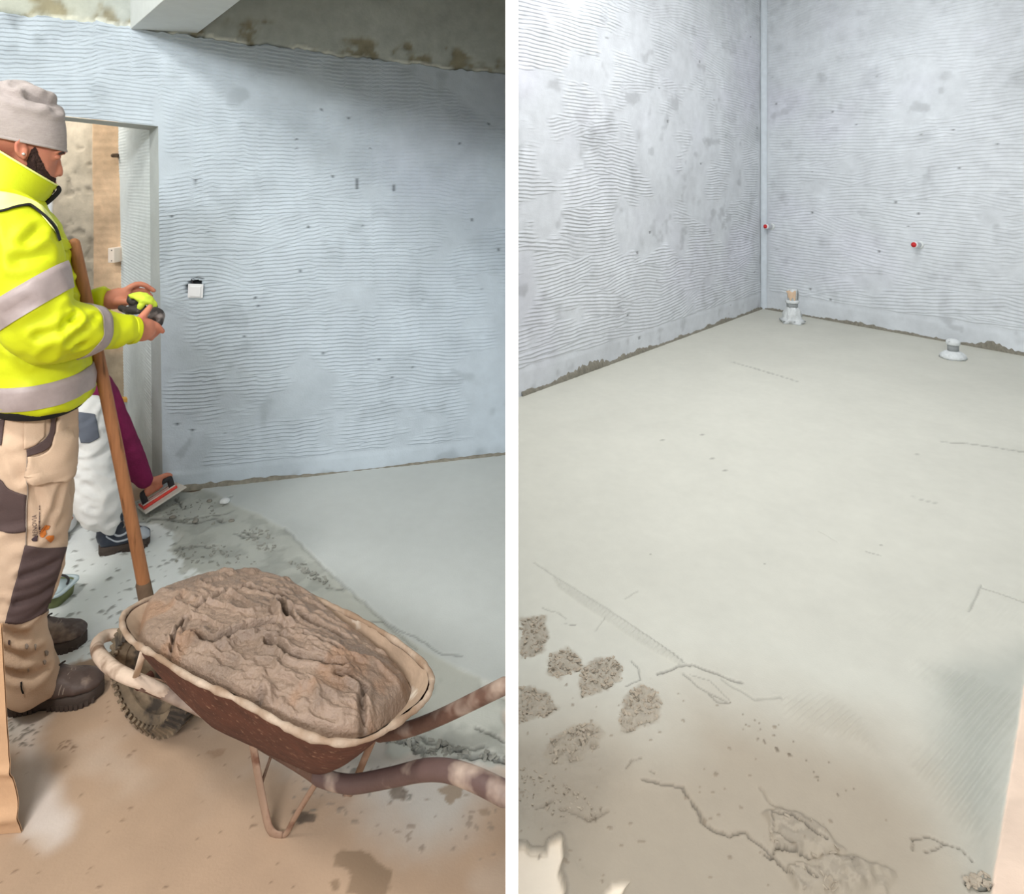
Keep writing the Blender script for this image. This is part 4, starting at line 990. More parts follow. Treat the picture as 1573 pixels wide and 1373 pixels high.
# body: head, neck, trunk, arms, hands and legs as one skin
B = []
B.append(ell(MP(30, 200), (0.100, 0.074, 0.098), RM, 28, 18))
B.append(loft([mring((96, 222), (0, 222), .066), mring((96.5, 234), (5, 232), .067), mring((90, 245), (12, 248), .066), mring((87.5, 260), (18, 262), .061), mring((85, 273), (24, 274), .054), mring((84, 286), (30, 284), .045), mring((82, 297), (40, 296), .035), mring((76, 304), (50, 304), .025)]))
B.append(tube(np.array([MP(97.5, 233.5, l) for l in (-.045, -.02, 0, .02, .045)]) - FW * np.array([0.012, .001, .004, .001, .012])[:, None], [.006, .009, .008, .009, .006], 10))
B.append(tube(np.array([MP(87.5, 241), MP(89, 252), MP(91, 262), MP(92, 267.5)]), [(.006, .008), (.0075, .0095), (.0100, .0105), (.0088, .0085)], 12, ref=FW, steps=12))
for sg in (-1, 1):
    B.append(ell(MP(86, 268.5, sg * .011), (0.009, 0.0065, 0.0065), RM, 12, 8))
    B.append(ell(MP(66, 256, sg * .042), (0.018, 0.013, 0.020), RM, 14, 10))
    B.append(ell(MP(82.5, 242, sg * .031), (0.012, 0.015, 0.010), RM, 14, 10))
    # ear: rim, bowl and lobe
    ear = [(37, 214), (29, 216), (24.5, 224), (26.5, 234), (32, 241), (36, 243), (39, 238), (38, 231)]
    B.append(tube(np.array([MP(a, b_, sg * (.078 + .006 * (k in (1, 2, 3)))) for k, (a, b_) in enumerate(ear)]), .0055, 10, steps=26))
    B.append(ell(MP(33, 228, sg * .074), (0.014, 0.006, 0.024), RM, 14, 10))
    B.append(ell(MP(40.5, 230, sg * .075), (0.005, 0.006, 0.007), RM, 10, 8))
B.append(tube(np.array([MP(83.5, 281, l) for l in (-.022, 0, .022)]), [(.004, .005), (.006, .006), (.004, .005)], 10, steps=9))
B.append(tube(np.array([MP(82, 289, l) for l in (-.020, 0, .020)]), [(.004, .005), (.007, .006), (.004, .005)], 10, steps=9))
B.append(tube(np.array([MP(36, 262), MP(24, 300), MP(14, 345)]), [(.058, .056), (.060, .058), (.075, .070)], 24, ref=FW, steps=10))
B.append(tube(np.array([MP(18, 345), MP(26, 420), MP(38, 520), MP(42, 600), MP(42, 660)]), [(.13, .08), (.17, .10), (.15, .10), (.15, .10), (.15, .10)], 24, ref=FW, steps=16))
for l in (0.10, -0.125):
    dx = 0
    B.append(tube(np.array([MP(42 + dx, 650, l * .8), MP(40 + dx, 760, l), MP(36 + dx, 830, l), MP(36 + dx, 930, l), MP((46 if l > 0 else 36), (1050 if l > 0 else 962), l)]), [.078, .068, .052, .048, .030], 18, steps=20))
B.append(tube(np.array([MP(12, 350, .16), MP(42, 440, .235), MP(60, 508, .25), MP(130, 504, .215), MP(175, 506, .165), MP(205, 507, .142)]), [.055, .048, .045, .040, .030, .027], 16, steps=30))
B.append(tube(np.array([MP(32, 350, -.16), MP(60, 440, -.235), MP(78, 492, -.22), MP(125, 470, -.12), MP(150, 463, -.065), MP(168, 460, -.035)]), [.055, .048, .045, .038, .028, .026], 16, steps=30))
def chain(L, r): B.append(tube(np.array([MP(*p) for p in L]), r, 12, steps=14, roundcap=3))
# near (right) hand
chain([(203, 507, .143), (214, 507, .135), (226, 506, .122), (233, 505, .112)], [(.022, .026), (.018, .034), (.0155, .034), (.012, .028)])
chain([(229, 494, .115), (240, 499, .108), (245, 503.5, .102), (250, 509, .090)], [.0092, .0088, .0084, .0076])
chain([(232, 502, .112), (240, 506, .095), (244, 508, .072), (243, 506, .050)], [.0095, .009, .0085, .0075])
chain([(231, 510, .108), (238, 513, .085), (240, 512, .062), (238, 507, .045)], [.009, .0085, .008, .007])
chain([(226, 517, .105), (232, 520, .085), (234, 517, .066), (233, 512, .052)], [.008, .0075, .007, .0065])
chain([(210, 496, .135), (217, 488, .128), (224, 480, .120), (230.5, 471, .112)], [.013, .0118, .0105, .0085])
# far (left) hand
chain([(160, 461, -.045), (172, 460, -.035), (186, 457, -.03), (196, 453, -.03)], [(.022, .024), (.019, .032), (.0165, .033), (.013, .026)])
chain([(195, 444, -.028), (208, 437, -.03), (221, 437.5, -.035), (236.5, 446.5, -.045)], [.0098, .0092, .0088, .0074])
chain([(197, 449, -.042), (212, 446, -.050), (223, 447, -.055), (232, 455, -.06)], [.0095, .0088, .0082, .0072])
chain([(196, 455, -.052), (210, 455, -.062), (219, 459, -.066), (222, 467, -.066)], [.009, .0085, .0078, .007])
chain([(192, 462, -.056), (204, 464, -.066), (211, 469, -.068), (212, 476, -.066)], [.008, .0075, .007, .0062])
chain([(178, 464, -.02), (191, 463, -.005), (200, 464, .005), (209, 466, .010)], [.0135, .012, .0108, .0088])
body_me = remesh(B, 0.0046, 3)
body = put('body', body_me, M_skin, man)
for sg in (-1, 1):
    obj('eye', *ell(MP(86.2, 241.8, sg * .031), (0.0105, 0.0125, 0.0085), RM, 14, 10), M_eye, man)
    obj('eyelid', *ell(MP(86.4, 241.4, sg * .031), (0.0118, 0.0140, 0.0092), RM, 14, 10), M_skin, man)
    obj('eyebrow', *tube(np.array([MP(93, 236, sg * .048), MP(98, 234.5, sg * .034), MP(99.5, 236, sg * .012)]) - FW * 0.002, .0035, 8, steps=8), M_beard, man)
obj('earring', *ell(MP(36, 236.5, .0855), (0.0042, 0.0042, 0.0042), RM, 12, 8), M_silver, man)
# beard: jaw line, chin, moustache
BD = []
for sg in (-1, 1):
    BD.append(tube(np.array([MP(53, 234, sg * .0655), MP(49, 252, sg * .0625), MP(50, 270, sg * .055), MP(58, 284, sg * .042), MP(68, 294, sg * .025), MP(73, 298, 0)]), [(.005, .006), (.008, .011), (.011, .014), (.013, .014), (.013, .012), (.012, .012)], 14, steps=26))
    BD.append(tube(np.array([MP(60, 266, sg * .054), MP(68, 280, sg * .038), MP(74, 290, sg * .018)]), [.010, .014, .013], 12, steps=12))
    BD.append(tube(np.array([MP(83.5, 275.5, 0), MP(81, 277, sg * .018), MP(74, 285, sg * .031), MP(70, 292, sg * .03)]), [.0055, .0065, .0075, .009], 10, steps=12))
obj_beard = put('beard', remesh(BD, 0.0045, 3, inflate_wr(0.003, 140, 8)), M_beard, man)
M_ = ROOT[man]; bvb = BVHTree.FromPolygons([tuple(M_ @ v.co) for v in body.data.vertices], [tuple(p.vertices) for p in body.data.polygons])
bv, bf = patch(bvb, [(54, 226), (60, 239), (65, 250), (71, 262), (77, 270), (84.5, 273.5)], [(48.5, 229), (42, 247), (44, 262), (54, 277), (68, 290), (82, 298)], .003, 34, 50, .006)
if len(bv):
    bv = bv + (noise3(bv * 220, 3) - .5)[:, None] * .0045 * LT + (noise3(bv * 300, 4) - .5)[:, None] * .004 * UP + (noise3(bv * 300, 6) - .5)[:, None] * .003 * FW
    obj('beard_side', bv, bf, M_beard, obj_beard)
    bm_ = bv - 2 * ((bv - np.array([X0, D0, 0])) @ LT)[:, None] * LT
    obj('beard_side', bm_, [q[::-1] for q in bf], M_beard, obj_beard)

# beanie
bn = [((102.5, 233), (-40, 205), .086), ((103.5, 222), (-44, 193), .0885), ((102.5, 204), (-47, 178), .0895), ((99, 184), (-46, 162), .088), ((90, 166), (-40, 148), .080), ((76, 150), (-28, 136), .066), ((62, 135), (-10, 128), .044), ((50, 126.5), (8, 124), .022), ((38, 124), (20, 123.5), .008)]
rg = [mring(a, b_, l, n=72) for a, b_, l in bn]
# dip the rim slightly behind the ear
A72 = np.linspace(0, 2 * math.pi, 72, endpoint=False)
fine = []
RR_ = np.array(rg)
for t in np.linspace(0, len(rg) - 1, 60):
    i = min(int(t), len(rg) - 2); u_ = t - i
    p0, p1, p2, p3 = RR_[max(i - 1, 0)], RR_[i], RR_[i + 1], RR_[min(i + 2, len(rg) - 1)]
    fine.append(0.5 * (2 * p1 + (p2 - p0) * u_ + (2 * p0 - 5 * p1 + 4 * p2 - p3) * u_ ** 2 + (3 * p1 - p0 - 3 * p2 + p3) * u_ ** 3))
cc = MP(30, 190)
for k, r_ in enumerate(fine):
    t = k / 59; d = r_ - cc; d /= np.linalg.norm(d, axis=1)[:, None]
    q = r_ * np.array([1, 1, 1.6])
    fold = (1 - np.abs(2 * noise3((r_ - cc) * np.array([9, 9, 20]) + 3, 4) - 1)) - .5
    r_ += d * (fold * 0.026 * sstep(0.35, 0.75, t) * sstep(1.0, 0.8, t) + 0.003 * (noise3(r_ * 40, 7) - .5))[:, None]
    for L_, w_, dp_ in (([(44, 146), (66, 150), (86, 168)], .010, .012), ([(6, 140), (28, 152), (58, 158)], .012, .010), ([(20, 131), (40, 136), (52, 143)], .008, .008)):
        L3 = [MP(a, b_, .06) for a, b_ in L_]; dd = np.full(72, 9.0)
        for a, b_ in zip(L3[:-1], L3[1:]):
            ab = b_ - a; tt = np.clip(((r_ - a) @ ab) / (ab @ ab), 0, 1); pr = r_ - a - tt[:, None] * ab; pr = pr - (pr @ LT)[:, None] * LT * 0.75; dd = np.minimum(dd, np.linalg.norm(pr, axis=1))
        r_ += d * (-dp_ * np.exp(-(dd / w_) ** 2) + 0.6 * dp_ * np.exp(-((dd - 2 * w_) / w_) ** 2))[:, None]
    r_ += d * (0.010 * np.exp(-((t - 0.62) / 0.06) ** 2) - 0.010 * np.exp(-((t - 0.54) / 0.03) ** 2)) * (0.5 + 0.5 * np.sin(A72 * 2 + 1.0))[:, None]
inn = [r_ + (cc - r_) * 0.05 for r_ in fine[:6]][::-1]
beanie = obj('beanie', *loft(inn + fine), M_beanie, man)
hem = [fine[2] + (fine[2] - cc) * 0.004 + UP * 0.001, fine[2] + (fine[2] - cc) * 0.012 - UP * 0.0008, fine[3] + (fine[3] - cc) * 0.004 + UP * .001]
obj('hem', *loft([fine[0] + (fine[0] - cc) * .006 - UP * .002, fine[0] + (fine[0] - cc) * .02, fine[2] + (fine[2] - cc) * .02, fine[3] + (fine[3] - cc) * .004], cap=False), M_beanie, beanie)

# jacket: trunk, sleeves, collar
JT = [mring((66, 306), (-48, 300), .120), mring((74, 322), (-66, 312), .175), mring((92, 345), (-75, 340), .205), mring((106, 375), (-72, 380), .222), mring((115, 410), (-66, 420), .228), mring((125, 460), (-58, 470), .232), mring((138, 520), (-50, 520), .238), mring((146, 562), (-44, 562), .242), mring((147.5, 582), (-40, 582), .242), mring((143, 598), (-38, 598), .236), mring((136, 604), (-34, 604), .225)]
jm = remesh([loft(JT)], 0.009, 3, inflate_wr(0.012, 11, 3, (1, 1, 1.6), [([MP(*p) for p in L], w, d) for L, w, d in (([(40, 545, .24), (90, 548, .22), (125, 540, .16)], .010, .012), ([(0, 530, .24), (40, 535, .24)], .010, .010), ([(100, 400, .12), (112, 440, .10)], .012, .010), ([(45, 560, .24), (45, 540, .24)], .005, .004))]))
jacket = put('jacket', jm, M_hivis, man)
jb_ = None
def wtrunk_bvh(o):
    M = ROOT[o]; return BVHTree.FromPolygons([tuple(M @ v.co) for v in o.data.vertices], [tuple(p.vertices) for p in o.data.polygons])
SLN = [(2, 338, .165), (24, 380, .215), (40, 430, .24), (50, 475, .252), (66, 504, .255), (98, 506, .238), (128, 504, .215), (165, 506, .175), (190, 507, .152), (207.5, 507, .140)]
SRN = [(.085, .075), (.088, .090), (.084, .090), (.082, .088), (.080, .084), (.080, .079), (.075, .071), (.052, .050), (.044, .040), (.040, .036)]
slv_n = tube(np.array([MP(*p) for p in SLN]), SRN, 30, ref=FW, steps=70, roundcap=0)
# open cuff: sink the end cap
s_me = remesh([slv_n, ell(MP(5, 343, .16), (.092, .085, .085), RM, 24, 16)], 0.0075, 2, inflate_wr(0.016, 12, 6, (1, 1, 1), [([MP(*p) for p in L], w, d) for L, w, d in (([(112, 462, .30), (118, 478, .30), (112, 492, .305)], .008, .012), ([(100, 520, .31), (122, 506, .30), (142, 490, .27)], .009, .014), ([(118, 532, .30), (140, 515, .27)], .008, .010),
    ([(60, 515, .33), (90, 505, .32), (108, 490, .31)], .010, .010), ([(162, 520, .22), (168, 505, .22), (166, 492, .21)], .006, .008), ([(182, 522, .19), (186, 506, .195)], .006, .006), ([(10, 480, .33), (45, 462, .33)], .012, .008), ([(30, 400, .31), (75, 385, .30)], .014, .008), ([(60, 350, .27), (40, 372, .30)], .012, .008))]))
sl_near = put('sleeve', s_me, M_hivis, jacket)
SLF = [(28, 342, -.165), (52, 400, -.215), (70, 460, -.24), (84, 488, -.215), (112, 476, -.14), (135, 468, -.085), (152, 462, -.055), (165, 460, -.042)]
SRF = [(.085, .075), (.086, .084), (.080, .080), (.076, .074), (.062, .060), (.050, .044), (.042, .037), (.039, .033)]
sl_far = put('sleeve', remesh([tube(np.array([MP(*p) for p in SLF]), SRF, 26, ref=FW, steps=60, roundcap=0)], 0.008, 2, inflate_wr(0.014, 14, 9)), M_hivis, jacket)
cuff = lambda L, r: tube(np.array([MP(*p) for p in L]), r, 24, roundcap=0, steps=8)
obj('cuff', *cuff([(200, 507, .147), (208.5, 507, .1395)], [.041, .0385]), M_hivis, sl_near)
obj('cuff', *cuff([(158, 461, -.05), (166, 460, -.041)], [.036, .034]), M_hivis, sl_far)
# stand collar with black zip edge
ct = []
for t in np.linspace(0, 1, 9):
    fr_ = (60 + 28 * t + 3 * math.sin(math.pi * t), 318 - 31 * t); bk = (-58 + 22 * t, 302 - 90 * t)
    ct.append(mring(fr_, bk, .120 - .024 * t, n=60))
cout = [r_ for r_ in ct]; cin = [r_ + (np.mean(r_, 0) - r_) * 0.085 for r_ in ct[::-1]]
top_roll = [(ct[-1] + cin[0]) / 2 + UP * 0.005]
collar = obj('collar', *loft(cout + top_roll + cin, cap=False), M_hivis, jacket)
obj('zip_edge', *tube(np.array([MP(89.5, 287.5, .006), MP(90.5, 293, .008), MP(82, 303, .008), MP(70, 313, .010), MP(60, 320, .012)]), [(.008, .005)] * 5, 10, steps=20), M_blackcl, collar)
obj('collar_seam', *tube(np.array([r_[0] * 0 + x for r_ in [ct[-1]] for x in r_[np.r_[0:60, 0:3]]]) + UP * .004, 0.0028, 6), M_hivis_pale_lit, collar)
# reflective bands
bv_t = wtrunk_bvh(jacket); bv_n = wtrunk_bvh(sl_near); bv_f = wtrunk_bvh(sl_far)
obj('reflective_band', *ring_band(bv_t, MP(48, 578, 0) - UP * .031, MP(48, 578, 0) + UP * 0.033, 0.004, 72, 0.4, 5, FW), M_reflect, jacket)
up_a, up_b = MP(58, 466, .245), MP(32, 424, .235)
ax_ = MP(40, 425, .236) - MP(52, 480, .252); ax_ /= np.linalg.norm(ax_); ax_ = ax_ + 0.48 * -FW * 0.9; ax_ /= np.linalg.norm(ax_)
cmid = MP(50, 455, .246)
obj('reflective_band', *ring_band(bv_n, cmid - ax_ * .034, cmid + ax_ * .034, 0.004, 56, 0.16, 5, FW), M_reflect, jacket)
cm2 = MP(139, 506, .205); a2 = MP(170, 498, .172) - MP(112, 512, .23); a2 /= np.linalg.norm(a2); a2 = a2 + 0.33 * UP * -1; a2 /= np.linalg.norm(a2)
obj('reflective_band', *ring_band(bv_n, cm2 - a2 * .020, cm2 + a2 * .020, 0.0035, 48, 0.13, 5, UP), M_reflect, jacket)
def all_bvh(os_):
    V = []; Fc = []; k = 0
    for o in os_:
        M = ROOT[o]; V += [tuple(M @ v.co) for v in o.data.vertices]; Fc += [tuple(i + k for i in p.vertices) for p in o.data.polygons]; k = len(V)
    return BVHTree.FromPolygons(V, Fc)
bv_j = all_bvh([jacket, sl_near, sl_far])
obj('yoke', *patch(bv_j, [(-40, 290), (5, 296), (35, 303), (62, 316), (86, 346)], [(-40, 326), (0, 325), (40, 315), (56, 324), (88, 362)], 0.004, 12, 60), M_hivis_pale_lit, jacket)  # yoke panel with the shoulder highlight painted in as pale yellow
obj('piping', *patch(bv_j, [(-40, 326), (0, 324), (22, 318), (42, 314.5), (50, 318), (70, 334), (84, 350), (91, 370)], [(-40, 329), (0, 327), (22, 321), (42, 317.5), (49, 321), (68, 337), (81, 353), (88, 372)], 0.006, 3, 70), M_blackcl, jacket)
obj('chest_flap', *patch(bv_t, [(84, 362), (98, 368), (107, 374)], [(92, 380), (97, 386), (110, 380)], 0.007, 6, 10), M_hivis, jacket)
obj('waist_hem', *loft([mring((134, 600), (-36, 600), .228), mring((133, 608), (-34, 610), .226), mring((126, 612), (-32, 613), .215)], cap=False), M_blackcl, jacket)

# trousers
TR = [loft([mring((122, 596), (-30, 600), .180), mring((117, 625), (-32, 630), .192), mring((115, 665), (-34, 665), .200), mring((112, 700), (-30, 700), .190)])]
def legrings(S, l):
    return loft([mring((c_ + h_, y_), (c_ - h_, y_ + k_), w_, l) for c_, h_, y_, w_, k_ in S])
TR.append(legrings([(42, 72, 660, .100, 0), (42, 70.5, 700, .104, 0), (41, 70, 738, .102, 0), (39, 67, 780, .096, 0), (36, 66, 830, .092, 0), (33, 65, 860, .088, 0), (29, 62, 890, .084, 0), (25, 52, 920, .080, 0), (25, 47, 945, .076, 0), (31, 45, 975, .076, 4), (39, 46, 1008, .078, 8), (46, 48, 1038, .080, 14), (49, 44, 1050, .079, 22)], .100))
TR.append(legrings([(48, 66, 660, .095, 0), (50, 64, 740, .095, 0), (48, 58, 810, .088, 0), (42, 48, 870, .080, 0), (34, 40, 920, .074, 0), (34, 37, 950, .074, 4), (36, 36, 968, .072, 10)], -.115))
tm = remesh(TR, 0.008, 3, inflate_wr(0.011, 10, 15, (1, 1, 1.8), [([MP(*p) for p in L], w, d) for L, w, d in (([(0, 1000, .17), (40, 1012, .18), (84, 992, .16)], .010, .010), ([(5, 1032, .17), (50, 1040, .18), (90, 1018, .15)], .009, .009), ([(0, 965, .17), (40, 980, .18)], .010, .010), ([(50, 745, .20), (72, 800, .20)], .010, .007), ([(92, 750, .17), (70, 815, .19)], .010, .008), ([(34, 885, .19), (92, 862, .16)], .010, .008), ([(26, 925, .18), (84, 898, .15)], .009, .008), ([(5, 690, .21), (38, 735, .21)], .010, .008), ([(10, 625, .20), (20, 680, .21)], .010, .006))]))
trousers = put('trousers', tm, M_trouser, man)
bt_ = wtrunk_bvh(trousers)
obj('pocket_trim', *patch(bt_, [(69, 612), (76, 632), (76, 655), (68, 675), (40, 690)], [(82, 614), (83.5, 640), (82, 668), (72, 689), (40, 702)], 0.006, 8, 34), M_tpatch, trousers)
obj('hanging_pocket', *patch(bt_, [(41, 703), (60, 699), (78, 684), (86, 640), (86, 612)], [(43, 741), (76, 739.5), (104, 736), (112.5, 700), (112.5, 618)], 0.013, 22, 34, 0.010), M_trouser, trousers)
obj('pocket_bag', *patch(bt_, [(38, 613), (55, 612), (69, 613)], [(36, 690), (52, 684), (67, 672)], 0.005, 24, 10), M_trouser, trousers)
obj('knee_patch', *patch(bt_, [(-45, 730), (-10, 731), (4, 738), (14, 750), (40, 760)], [(-45, 812), (-10, 812), (4, 816), (20, 818), (40, 815)], 0.004, 26, 26), M_tpatch, trousers)
obj('tool_pocket', *patch(bt_, [(-30, 645), (8, 644)], [(-30, 680), (3, 684)], 0.004, 12, 12), M_tpatch, trousers)
obj('shin_patch', *patch(bt_, [(38, 837), (70, 841), (101, 840)], [(8, 956), (36, 957), (72, 938)], 0.004, 34, 26), M_tpatch, trousers)
obj('seam', *patch(bt_, [(40, 700), (41, 760), (39, 838)], [(41.6, 700), (42.6, 760), (40.6, 838)], 0.004, 2, 40), M_seam, trousers)
obj('hem_tab', *patch(bt_, [(31, 1048), (32, 1056), (35, 1064)], [(33.5, 1047), (34.5, 1056), (37.5, 1064)], 0.004, 2, 8), M_blackcl, trousers)
for pl in (([(66, 810), (70, 806), (77, 807)], [(67, 812), (72, 814), (75, 811)]), ([(60, 819), (66, 810), (70, 812)], [(61, 824), (66, 826), (71, 820)]), ([(69, 826), (74, 823), (81, 822)], [(72, 829), (77, 832), (82, 826)])):
    obj('stain', *patch(bt_, *pl, 0.0035, 10, 14), M_stain, trousers)
for k, (a, b_) in enumerate((((12, 984), (16, 990)), ((38, 990), (43, 996)), ((52, 990), (55, 997)), ((68, 1000), (73, 1006)), ((65, 1015), (70, 1019)), ((42, 1027), (45, 1030)))):
    obj('stain', *patch(bt_, [(a[0], a[1]), ((a[0] + b_[0]) / 2, a[1] - 1), (b_[0], a[1] + 1)], [(a[0] + 1, b_[1]), ((a[0] + b_[0]) / 2, b_[1] + 1), (b_[0] - 1, b_[1])], 0.0035, 6, 8), M_tpatch if k == 0 else M_seam, trousers)
# printed name up the thigh seam
def text_on(bvh, txt, base, up, size, off, name, m, parent):
    cu = bpy.data.curves.new('lettering', 'FONT'); cu.body = txt; cu.size = 1.0; cu.resolution_u = 3
    o = bpy.data.objects.new('lettering', cu); COL.objects.link(o)
    dg = bpy.context.evaluated_depsgraph_get(); me = bpy.data.meshes.new_from_object(o.evaluated_get(dg)); bpy.data.objects.remove(o)
    v = np.array([tuple(x.co) for x in me.vertices]); w = v[:, 0].max() - v[:, 0].min()
    bx, by = base; L = np.hypot(up[0] - bx, up[1] - by); ex = np.array([up[0] - bx, up[1] - by]) / L; ey = np.array([ex[1], -ex[0]])
    if ey[0] > 0: ey = ey
    out = []
    for p in v:
        a = (p[0] - v[:, 0].min()) / w * L; b_ = p[1] * size
        q = np.array([bx, by]) + ex * a + ey * b_
        d = Vector(tuple(at(q[0], q[1], 1.0))) - EYE; d.normalize(); h = bvh.ray_cast(EYE, d)
        out.append(np.array(h[0] + h[1] * off))
    fc = [tuple(p.vertices) for p in me.polygons]; bpy.data.meshes.remove(me)
    return obj(name, np.array(out), fc, m, parent, smooth=False)
text_on(bt_, 'RENOVIA', (57.3, 822.0), (56.2, 789.5), 9.6, 0.0035, 'lettering', M_print, trousers)
obj('logo_house', *patch(bt_, [(48.6, 827.5), (53.5, 823), (57.5, 822.6)], [(50.5, 830.6), (54, 830.8), (57.5, 830.4)], 0.0035, 6, 8), M_print, trousers)
small = []
rs = np.random.RandomState(5); y_ = 820.0
while y_ > 777:
    hgt = rs.uniform(0.8, 2.2); small.append(patch(bt_, [(59.6, y_), (60.9, y_)], [(59.6, y_ - hgt), (60.9, y_ - hgt)], 0.0034, 3, 3)); y_ -= hgt + (0.9 if rs.uniform() < .8 else 2.6)
so_ = obj('small_print', *join([s for s in small if len(s[1])]), M_print, trousers); so_['kind'] = 'stuff'

# boots
def boot(root, heel, toe, W, hgt, mU, mS, shaft, mL):
    heel = np.array(heel); toe = np.array(toe); L = np.linalg.norm((toe - heel)[:2]); fx = (toe - heel) / np.linalg.norm(toe - heel); fx[2] = 0; fx /= np.linalg.norm(fx)
    fy = np.array([-fx[1], fx[0], 0]); R = np.stack([fx, fy, UP], 1); o = np.array([heel[0], heel[1], 0.0])
    tr = lambda v: v @ R.T + o
    S = [(.02, .028, .085, .030), (.06, .024, .105, .036), (.16, .024, .125, .039), (.32, .024, .118, .041), (.48, .024, .100, .043), (.62, .024, .082, .046), (.76, .024, .072, .048), (.88, .024, .064, .043), (.96, .026, .052, .030), (.995, .030, .042, .016)]
    rings = []
    A = np.linspace(0, 2 * math.pi, 28, endpoint=False)
    for x, z0, z1, w in S:
        rings.append(np.stack([np.full(28, x * L), np.cos(A) * w * W / .048, np.where(np.sin(A) > 0, z0 + .02, z0 + .02) + np.where(np.sin(A) > 0, np.sin(A) * (z1 * hgt - z0 - .02), np.sin(A) * .02)], -1))
    v1, f1 = loft(rings)
    v2, f2 = tube(np.array([[.17 * L, 0, .06], [.19 * L, 0, .11], [.21 * L, 0, shaft]]), [(.036, .042), (.037, .043), (.040, .048)], 22, ref=(1, 0, 0), roundcap=2, steps=8)
    up_ = put('boot', remesh([(tr(v1), f1), (tr(v2), f2)], 0.005, 4, inflate_wr(0.003, 40, 3)), mU, root)
    out = []
    for t in np.linspace(0, 1, 60, endpoint=False):
        a = 2 * math.pi * t; x = .5 - .5 * math.cos(a); w = np.interp(x, [0, .04, .15, .35, .5, .65, .8, .92, 1], [0.004, .028, .037, .035, .037, .047, .050, .038, .006]) * W / .048
        out.append([x * L * 1.02 - .004, math.copysign(w, math.sin(a)), 0])
    out = np.array(out)
    rr_ = [out * [1, .97, 1] + [0, 0, .001], out + [0, 0, .008], out * [1, 1.02, 1] + [0, 0, .018], out + [0, 0, .030], out * [1, .9, 1] + [0, 0, .034]]
    for r_ in rr_: r_[:, 2] += np.where((r_[:, 0] / L > .34) & (r_[:, 0] / L < .46) & (r_[:, 2] < .006), .010, 0) + 0.010 * np.clip(r_[:, 0] / L - .85, 0, 1)
    obj('sole', tr(loft(rr_)[0]), loft(rr_)[1], mS, up_)
    lug = []
    for x in np.r_[np.arange(.04, .33, .05), np.arange(.48, .97, .05)]:
        w = np.interp(x, [0, .04, .15, .35, .5, .65, .8, .92, 1], [0.004, .028, .037, .035, .037, .047, .050, .038, .006]) * W / .048
        for sg in (-1, 1): lug.append(box([x * L, sg * (w - .002), .008 + 0.01 * max(0, x - .85)], (.009, .008, .015)))
    v, f = join(lug); tag(obj('tread', tr(v), f, mS, up_, smooth=False), kind='stuff')
    # toe cap seam, eyelet flap, laces
    for x, z in ((.66, .078), (.70, .0755)):
        a = np.linspace(0.12, math.pi - .12, 16); w = .0475 * W / .048
        obj('toe_seam', *tube(tr(np.stack([x * L - .014 * np.abs(np.cos(a)), np.cos(a) * w, .044 + np.sin(a) * (z * hgt - .043)], -1)), .0016, 6), M_seam, up_)
    for k, x in enumerate((.34, .40, .46, .52)):
        z = np.interp(x, [.32, .48, .62], [.118, .100, .082]) * hgt
        a = np.linspace(-.022, .022, 7); zz_ = z - 9 * a * a + .002
        obj('lace', *tube(tr(np.stack([np.full(7, x * L) + (a * (.35 if k % 2 else -.35)), a, zz_], -1)), .0026, 8), mL, up_)
    b0 = np.array([.40 * L, 0, .110 * hgt + .004])
    for sg in (-1, 1):
        obj('lace', *tube(tr(np.array([b0, b0 + [-.006, sg * .014, .012], b0 + [0, sg * .026, .006], b0 + [.006, sg * .012, .001], b0])), .0024, 8, steps=16), mL, up_)
    return up_
hN, tN = fl(12, 1089), fl(159, 1064); hF, tF = fl(47, 1004), fl(133, 986)
boot(man, hN, tN, .048, 1.0, M_boot, M_sole, .15, M_lace)
dF = (tN - hN); boot(man, tF - dF, tF, .046, 1.0, M_boot, M_sole, .15, M_lace)

# gloves in his hands
gp = MP(222, 470, .03)
gl = thing('work_gloves', tuple(gp - UP * .04), 'crumpled black and yellow-green work gloves held between the man\'s hands', 'gloves')
def gl_me(L, v_=0.004, wr=0.006, fr=45, seed=2): return remesh([tube(np.array([MP(*p) for p in l_]), r_, 14, steps=14) for l_, r_ in L], v_, 2, inflate_wr(wr, fr, seed))
put('glove_back', gl_me([([(205, 453, .03), (216, 456, .045), (228, 461, .05), (236, 468, .045)], [(.020, .008), (.024, .012), (.022, .012), (.012, .010)]), ([(222, 462, .055), (216, 470, .062), (213, 476, .06)], [.008, .008, .006])], seed=3), M_gloveY, gl)
put('glove_cuff', gl_me([([(203, 458, .02), (209, 463, .03), (214, 468, .035)], [(.018, .014), (.020, .016), (.014, .012)]), ([(234, 468, .03), (236, 474, .035), (234, 479, .04)], [.010, .010, .007])], seed=5), M_gloveK, gl)
put('glove_finger', gl_me([([(187, 474, .02), (198, 476, .04), (210, 477, .055)], [.010, .012, .012])], seed=6), M_gloveK, gl)
put('glove_finger', gl_me([([(205, 470, .03), (216, 474, .045), (226, 480, .055)], [.012, .014, .012])], seed=7), M_gloveK, gl)
put('glove_finger', gl_me([([(224, 488, .075), (232, 481, .07), (241, 480, .065), (246, 488, .065), (245, 497, .065)], [.013, .015, .016, .014, .011])], wr=0.003, seed=8), M_gloveK, gl)
put('glove_finger', gl_me([([(228, 492, .06), (236, 490, .055), (241, 494, .05)], [.012, .013, .010])], seed=9), M_gloveK, gl)
SHOVEL_TOP = MP(114, 374, .045)

M_redfoam = mat('red_float_back', (214, 70, 60), rough=0.6, var=0.12, bump=0.2)
M_floatblade = mat('pale_float_blade', (206, 200, 190), rough=0.6, var=0.08, bump=0.15)
M_dark = mat('dark_rubber', (44, 42, 44), rough=0.6, var=0.1, bump=0.1)
